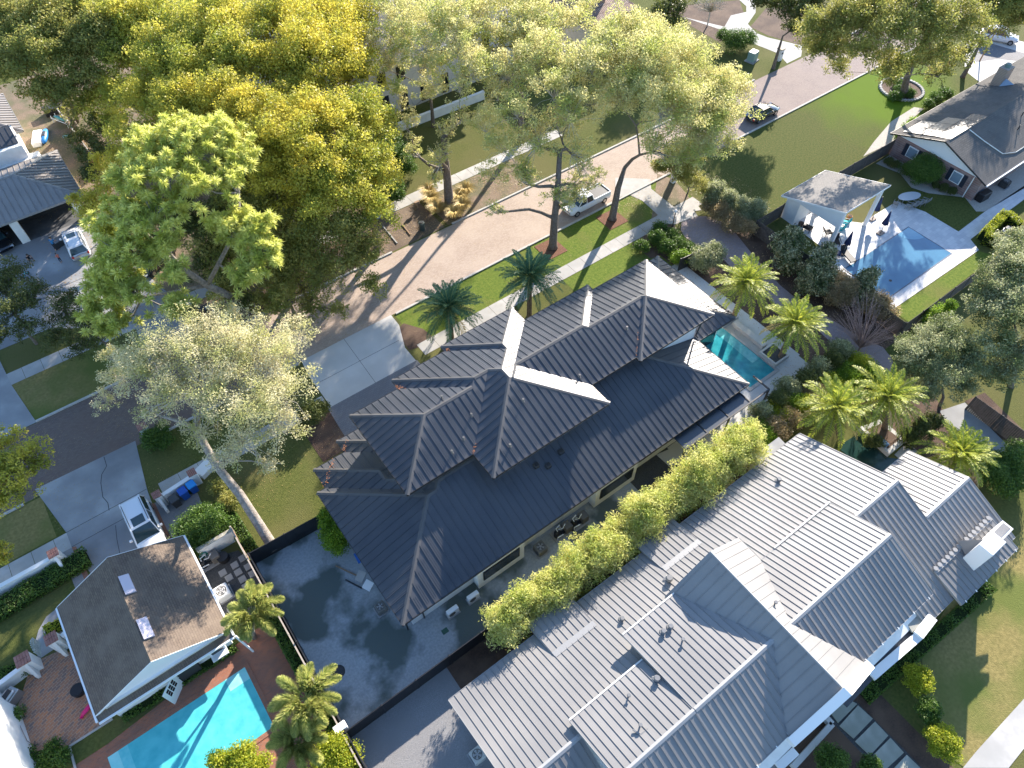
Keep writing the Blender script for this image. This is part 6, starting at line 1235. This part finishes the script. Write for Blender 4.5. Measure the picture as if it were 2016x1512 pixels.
t=thing('litter_bin','dark cylindrical street bin on the dirt verge near the kerb','bin',(*gz('b2',1193,295),0)); buildl(MB().cyl(0,0,0,.85,.3,18).cyl(0,0,.85,.95,.34,18,.3),'body',mat('dark_green_metal',(.04,.06,.055),rough=.5),t); buildl(MB().cyl(0,0,.95,1.0,.2,14),'opening',M_black,t)
t=thing('sign_board','low tan mailbox stand beside the pampas grass','mailbox',(*gz('b2',1160,150),0)); buildl(MB().box(-.05,-.05,0,.05,.05,.7),'post',M_wood,t); buildl(MB().bev(-.3,-.15,.7,.3,.15,1.0,.03),'box',M_wood,t)
for i,(x,y,x2,y2) in enumerate([(915,275,1015,395),(850,360,900,415),(1050,260,1110,335)]):
    o=MB().bar((*gz('b2',x,y),.06),(*gz('b2',x2,y2),.06),.12,.1).build('timber_edging',M_wood if i else M_walk,None,loc=(*gz('b2',x,y),0)); tag(o,['pale timber edging strip beside the street bin','short timber strip left of the pale one, on the dirt verge','short timber strip nearest the street bin'][i],'timber strip')
t=thing('lamp_pole','tall dark pole beside the brick chimney, top right','pole',(104.5,36.8,0)); m=MB().tube([(0,0,0),(0,0,5.5)],[.1,.06],8); buildl(m,'pole',M_wood,t); buildl(MB().bar((-.6,0,5.3),(.6,0,5.3),.08),'crossarm',M_wood,t)
t=thing('utility_cabinet','dark low cabinet beside the pine trunk at the edge of the left driveway','utility box',(*gz('b1',1465,870),0)); buildl(MB().bev(-.6,-.4,0,.6,.4,.5,.03),'cabinet',M_dark,t); buildl(MB().box(0,-.2,.5,.3,0,.51),'label_plate',M_whitep,t)
# far left yard clutter
t=thing('kayak','blue kayak lying beside the garage roof, left','kayak',(*gz('a1',315,960,.3),0),R(70)); m=MB(); m.tube([(-1.6,0,.2),(-1.1,0,.22),(0,0,.24),(1.1,0,.22),(1.6,0,.2)],[.04,.3,.38,.3,.04],10); buildl(m,'hull',mat('bright_blue_plastic',(.03,.22,.6),rough=.35),t,True); buildl(MB().bev(-.5,-.2,.5,.5,.2,.6,.03),'cockpit',M_dark,t)
t=thing('foam_board_stack','white spotted dock float standing beside the blue kayak','float',(*gz('a1',265,980,.3),0),R(72)); buildl(MB().bev(-1.4,-.5,0,1.4,.5,.6,.08),'float_body',M_whitep,t); m=MB()
for i in range(3):
    for j in range(2): m.cyl(-.8+i*.8,-.2+j*.4,.6,.61,.07,10)
buildl(m,'hole',M_dark,t)
t=thing('garden_cabinet','dark box at the top end of the brown side yard','box',(*gz('a1',385,800),0)); buildl(MB().bev(-1.0,-.6,0,1.0,.6,.8,.04),'cabinet',M_black,t); buildl(MB().bev(-1.05,-.65,.8,1.05,.65,.86,.02),'lid',M_dark,t)
t=thing('canoe_rack','white rack of small boats against the side yard fence, top left','rack',(*gz('a1',450,880),0),R(115)); m=MB()
for y in (-.3,.3): m.bar((-1.4,y,.6),(1.4,y,.6),.06); m.bar((-1.3,y,0),(-1.3,y,.9),.06); m.bar((1.3,y,0),(1.3,y,.9),.06)
buildl(m,'frame',M_whitep,t); buildl(MB().tube([(-1.2,0,.75),(-.6,0,.8),(.6,0,.8),(1.2,0,.75)],[.05,.2,.2,.05],8),'board',mat('teal_paint',(.02,.2,.22),rough=.5),t)
o=MB().bev(*gz('a1',648,1190),0,gz('a1',648,1190)[0]+.5,gz('a1',648,1190)[1]+.5,.5,.05).build('orange_cooler',mat('orange_plastic',(.6,.1,.03),rough=.5),None,loc=(*gz('a1',655,1190),0)); tag(o,'small orange container at the lower end of the side yard fence','container')
o=MB().box(*gz('a1',450,980),.02,gz('a1',450,980)[0]+.7,gz('a1',450,980)[1]+.5,.05).build('valve_cover',mat('pale_teal_plastic',(.2,.4,.36),rough=.6),None,loc=(*gz('a1',455,985),0)); tag(o,'pale teal valve cover in the brown side yard','valve cover')
# poolside furniture
def umbrella(label,X,Y,lean=(0,0)):
    t=thing('patio_umbrella',label,'umbrella',(X,Y,0),0,'closed navy patio umbrellas'); buildl(MB().bev(-.4,-.28,0,.4,.28,.14,.03).cyl(0,0,.14,.4,.05,8),'base',mat('brown_stone_base',(.2,.16,.14),rough=.7),t)
    buildl(MB().tube([(0,0,.1),(lean[0],lean[1],2.9)],.03,8),'pole',mat('light_pole',(.4,.36,.3),rough=.4),t)
    m=MB(); p=lambda z:(lean[0]*z/2.9,lean[1]*z/2.9,z); n=12; pts=[p(1.15),p(1.25),p(1.7),p(2.3),p(2.8)]; m.tube(pts,[.2,.27,.22,.14,.04],n)
    for i in range(8):
        a_=i/8*6.283; c_,s_=math.cos(a_),math.sin(a_); m.add([(lean[0]*.4+c_*.2,lean[1]*.4+s_*.2,1.15),(lean[0]*.4+c_*.36,lean[1]*.4+s_*.36,1.22),(lean[0]*.93,lean[1]*.93,2.75)],[(0,1,2),(2,1,0)])
    buildl(m,'canopy',mat('navy_fabric',(.012,.025,.09),rough=.8),t)
umbrella('closed navy umbrella in the middle, between the pavilion and the pool edge',64.9,23.5,(.1,.1)); umbrella('closed navy umbrella beside the black loungers',59.3,23.9,(.1,.1)); umbrella('closed navy umbrella on an offset arm nearest the glass table',66.1,25.4,(.1,.1))
def chair(label,X,Y,rz,m_,s=.3,name='patio_chair',group='patio chairs and loungers',cushion=None,lounge=False):
    t=thing(name,label,'lounger' if lounge else 'chair',(X,Y,0),rz,group); L=.9 if lounge else s
    buildl(MB().bev(-s,-L,.36,s,L,.46,.03),'seat',cushion or m_,t)
    buildl(MB().add([(-s,L,.42),(s,L,.42),(s,L+.25,.95),(-s,L+.25,.95),(-s,L+.05,.4),(s,L+.05,.4),(s,L+.3,.93),(-s,L+.3,.93)],[(0,1,2,3),(7,6,5,4),(3,2,6,7),(0,3,7,4),(1,5,6,2)]),'backrest',cushion if cushion and not lounge else m_,t)
    for a_,b_ in ((-1,-1),(1,-1),(-1,1),(1,1)): buildl(MB().bar((a_*s*.9,b_*L*.9,0),(a_*s*.9,b_*L*.9,.38),.045),'leg',m_,t)
    if not lounge:
        for a_ in (-1,1): buildl(MB().bar((a_*s,-s,.64),(a_*s,s+.1,.64),.05),'armrest',m_,t)
M_rat=mat('black_rattan',(.012,.012,.016),rough=.6); M_teal=mat('turquoise_cushion',(.02,.42,.5),rough=.8); M_alu=mat('grey_mesh_chair',(.25,.25,.24),rough=.5)
chair('black rattan armchair at the open west side of the pavilion',59.2,28.4,R(100),M_rat,.4); chair('black armchair just inside the pavilion post',60.3,26.7,R(60),M_rat,.35); chair('black lounge chair in front of the pavilion post',59.7,25.3,R(-40),M_rat,.42)
chair('navy-cushioned lounger end beside the second magnolia',58.2,24.6,R(30),M_rat,.36,name='lounger',cushion=mat('navy_cushion',(.015,.03,.09),rough=.8),lounge=True); chair('black lounger below the umbrella, near the pool corner',59.0,23.1,R(-20),M_rat,.36,name='lounger',lounge=True)
chair('turquoise-cushioned chair nearer the front post, inside the pavilion',61.6,26.4,R(-150),M_alu,.33,cushion=M_teal); chair('turquoise-cushioned chair second from the front post, inside the pavilion',62.9,26.7,R(-150),M_alu,.33,cushion=M_teal)
t=thing('dining_table','oval frosted glass table at the far end of the pool paving','table',(71.6,25.0,0),R(-20)); m=MB(); a_=[(math.cos(i/28*6.283)*1.35*(1 if abs(math.cos(i/28*6.283))<.8 else 1),math.sin(i/28*6.283)*.65) for i in range(28)]
m.prism(a_,.70,.74); buildl(m,'table_top',mat('frosted_glass_top',(.45,.47,.5),rough=.2,spec=.8),t)
for x,y in ((-.9,-.3),(.9,-.3),(-.9,.3),(.9,.3)): buildl(MB().bar((x,y,0),(x,y,.7),.06),'leg',M_alu,t)
for i,(dx,dy,rz) in enumerate([(-1.0,-.75,200),(-.35,-1.0,200),(.35,-1.15,200),(-1.75,.3,110),(1.0,-1.3,200)]): chair('grey mesh chair at the oval table, '+['first on the near side','second on the near side','third on the near side','at the left head','last on the near side'][i],71.6+dx,25.0+dy,R(rz),M_alu,.27,group='mesh chairs at the oval table')
t=thing('grill','black covered grill by the corner of the brick house','grill',(*gz('a4',1690,1390,.4),0),R(-5)); buildl(MB().bev(-.75,-.4,0,.75,.4,1.0,.08),'cover',M_black,t); buildl(MB().box(-.5,.4,.6,.6,.5,.8),'blue_towel',mat('light_blue_cloth',(.05,.35,.65),rough=.8),t)
ac('dark round utility unit on the gravel under the brick house eave',*gz('a4',1850,1290,.6),s=.45,h=.8,col=M_dark)
t=thing('planter_pot','orange pot beside the pavilion east post','pot',(64.1,26.9,0)); buildl(MB().cyl(0,0,0,.5,.18,14,.26),'pot',mat('terracotta',(.5,.17,.05),rough=.7),t); buildl(MB().cyl(0,0,.45,.52,.22,12),'soil',M_earth,t)
t=thing('planter_pot','black round planter at the pavilion store wall','pot',(59.2,29.3,0)); buildl(MB().cyl(0,0,0,.4,.25,14,.3),'pot',M_black,t); buildl(MB().cyl(0,0,.36,.42,.26,12),'soil',M_earth,t)
# patio things bottom left
t=thing('grill','stainless barbecue with open lid at the left edge of the patterned patio','grill',(*gz('d1',60,1000,.8),0),R(35)); buildl(MB().bev(-.55,-.35,0,.55,.35,.85,.04),'cabinet',mat('stainless',(.4,.4,.4),rough=.35,metal=.7),t); buildl(MB().bev(-.4,-.3,.85,.4,.3,1.1,.1),'hood',MATS['stainless'],t); buildl(MB().box(-.32,-.2,1.1,.32,.15,1.115),'grate',M_black,t); buildl(MB().box(-1.0,-.3,.8,-.56,.3,.84),'side_shelf',M_whitep,t)
t=thing('fire_pit','round black fire pit against the cottage gutter on the patio','fire pit',(*gz('d1',552,960,.3),0)); buildl(MB().cyl(0,0,0,.42,.42,24,.45),'bowl',M_black,t); buildl(MB().cyl(0,0,.42,.46,.38,24),'cover',M_rat,t)
t=thing('scooter_toy','bright pink toy on the patterned patio beside the cottage','toy',(*gz('d1',600,1110,.3),0),R(25)); buildl(MB().tube([(-.45,0,.15),(-.1,0,.25),(.25,0,.25),(.5,0,.35)],[.05,.14,.16,.1],8),'body',mat('hot_pink_plastic',(.65,.01,.16),rough=.4),t,True)
for s in (-.35,.35): buildl(MB().tube([(s,-.05,.1),(s,.05,.1)],.1,10),'wheel',MATS['hot_pink_plastic'],t)
MB().bar((*gz('d1',495,1360),.06),(*gz('d1',800,1165),.06),.12,.1).bar((*gz('d1',495,1360),.06),(*gz('d1',550,1560),.06),.12,.1).build('patio_kerb',M_walk)['kind']='structure'
# ================================================================ people
def person(label,X,Y,rz,joints,rad,shirt,trouser,skin,hair,cat='person'):
    t=thing('person',label,cat,(X,Y,0),rz)
    names=list(joints); vs=[joints[k] for k in names]; ed=[('pelvis','waist'),('waist','chest'),('chest','neck'),('neck','head'),('head','crown'),('chest','shl'),('shl','ell'),('ell','hal'),('hal','fil'),('chest','shr'),('shr','elr'),('elr','har'),('har','fir'),('pelvis','hil'),('hil','knl'),('knl','anl'),('anl','tol'),('pelvis','hir'),('hir','knr'),('knr','anr'),('anr','tor')]
    me=bpy.data.meshes.new('body'); me.from_pydata(vs,[(names.index(a),names.index(b)) for a,b in ed],[]); o=bpy.data.objects.new('body',me); C.objects.link(o); o.parent=t
    for m_ in (skin,shirt,trouser): me.materials.append(m_)
    sk=o.modifiers.new('skin','SKIN'); sb=o.modifiers.new('sub','SUBSURF'); sb.levels=sb.render_levels=1
    for i,k in enumerate(names): r_=rad[k]; me.skin_vertices[0].data[i].radius=(r_,r_)
    me.skin_vertices[0].data[names.index('pelvis')].use_root=True
    dg=bpy.context.evaluated_depsgraph_get(); ev=o.evaluated_get(dg); m2=bpy.data.meshes.new_from_object(ev); o.modifiers.clear(); o.data=m2
    if not m2.materials: 
        for m_ in (skin,shirt,trouser): m2.materials.append(m_)
    J={k:Vector(v) for k,v in joints.items()}
    reg={'chest':1,'waist':1,'shl':1,'shr':1,'pelvis':2,'hil':2,'hir':2,'knl':2,'knr':2}
    for p in m2.polygons:
        c=p.center; k=min(J,key=lambda q:(J[q]-c).length); p.material_index=reg.get(k,0); p.use_smooth=True
    h=J['crown']; hm=MB(); hb=bmesh.new(); bmesh.ops.create_uvsphere(hb,u_segments=12,v_segments=8,radius=rad['head']*1.15); me3=bpy.data.meshes.new('hair')
    for v in hb.verts:
        if v.co.z<-.02: v.co.z*=.2
    hb.to_mesh(me3); me3.materials.append(hair); ho=bpy.data.objects.new('hair',me3); C.objects.link(ho); ho.parent=t; ho.location=J['head'].lerp(h,.55)
    return t
def stand(s=1.,fold=0.,arm=.35):
    z=lambda v:v*s
    J=dict(pelvis=(0,0,z(.93)),waist=(0+fold*.05,0,z(1.1)),chest=(fold*.18,0,z(1.35)),neck=(fold*.26,0,z(1.5)),head=(fold*.34,0,z(1.6)),crown=(fold*.38,0,z(1.7)),
      shl=(fold*.2,z(.19),z(1.4)),ell=(fold*.2+z(.08),z(.25),z(1.15)),hal=(z(arm)+fold*.2,z(.2),z(1.0)),fil=(z(arm+.09)+fold*.2,z(.19),z(.98)),
      shr=(fold*.2,-z(.19),z(1.4)),elr=(fold*.2+z(.08),-z(.25),z(1.15)),har=(z(arm)+fold*.2,-z(.2),z(1.0)),fir=(z(arm+.09)+fold*.2,-z(.19),z(.98)),
      hil=(0,z(.1),z(.88)),knl=(z(.06),z(.12),z(.48)),anl=(-z(.04),z(.12),z(.08)),tol=(z(.14),z(.13),z(.04)),hir=(0,-z(.1),z(.88)),knr=(z(.1),-z(.12),z(.48)),anr=(z(.08),-z(.12),z(.08)),tor=(z(.26),-z(.13),z(.04)))
    Rr=dict(pelvis=.13,waist=.12,chest=.15,neck=.06,head=.1,crown=.07,shl=.065,ell=.045,hal=.033,fil=.02,shr=.065,elr=.045,har=.033,fir=.02,hil=.095,knl=.06,anl=.045,tol=.035,hir=.095,knr=.06,anr=.045,tor=.035)
    return J,{k:v*s for k,v in Rr.items()}
SK=mat('skin',(.45,.26,.18),rough=.6); HR=mat('dark_hair',(.02,.014,.01),rough=.6)
J,Rd=stand(1.,.5); X,Y=gz('b1',410,450); person('person in a blue shirt and dark trousers leaning towards the open car door',X,Y+.1,R(60),J,Rd,mat('blue_cloth',(.02,.16,.35),rough=.8),mat('dark_trousers',(.02,.025,.04),rough=.9),SK,HR)
J,Rd=stand(.72,.2); X,Y=gz('b1',440,530); person('child in a coral top and dark leggings standing behind the person in blue',X,Y,R(120),J,Rd,mat('coral_cloth',(.6,.17,.12),rough=.8),mat('navy_leggings',(.02,.03,.06),rough=.9),SK,HR)
J,Rd=stand(1.,.3)
J.update(pelvis=(0,0,.28),waist=(.03,0,.45),chest=(.12,0,.68),neck=(.18,0,.82),head=(.24,0,.92),crown=(.26,0,1.02),shl=(.12,.19,.73),ell=(.3,.24,.55),hal=(.48,.15,.5),fil=(.56,.13,.48),shr=(.12,-.19,.73),elr=(.3,-.24,.55),har=(.48,-.15,.5),fir=(.56,-.13,.48),hil=(.04,.12,.28),knl=(.42,.2,.5),anl=(.25,.18,.07),tol=(.45,.19,.04),hir=(.04,-.12,.28),knr=(.42,-.2,.5),anr=(.25,-.18,.07),tor=(.45,-.19,.04))
X,Y=gz('b1',215,520); person('person in dark clothes squatting on the left driveway, half behind the small oak',X,Y,R(-60),J,Rd,mat('charcoal_cloth',(.03,.03,.035),rough=.9),MATS['dark_trousers'],SK,HR)
t=thing('toy_bicycle','small cyan toy bike under the dark oak on the left driveway','toy',(*gz('b1',190,630),0),R(40)); buildl(MB().bar((-.3,0,.2),(.1,0,.45),.05).bar((.1,0,.45),(.35,0,.2),.05).bar((.1,0,.45),(.12,0,.65),.04).bar((-.05,.0,.4),(-.2,0,.5),.06),'frame',mat('cyan_paint',(.05,.5,.6),rough=.4),t)
for s in (-.3,.35): buildl(MB().tube([(s,-.02,.18),(s,.02,.18)],.17,14),'wheel',M_dark,t)
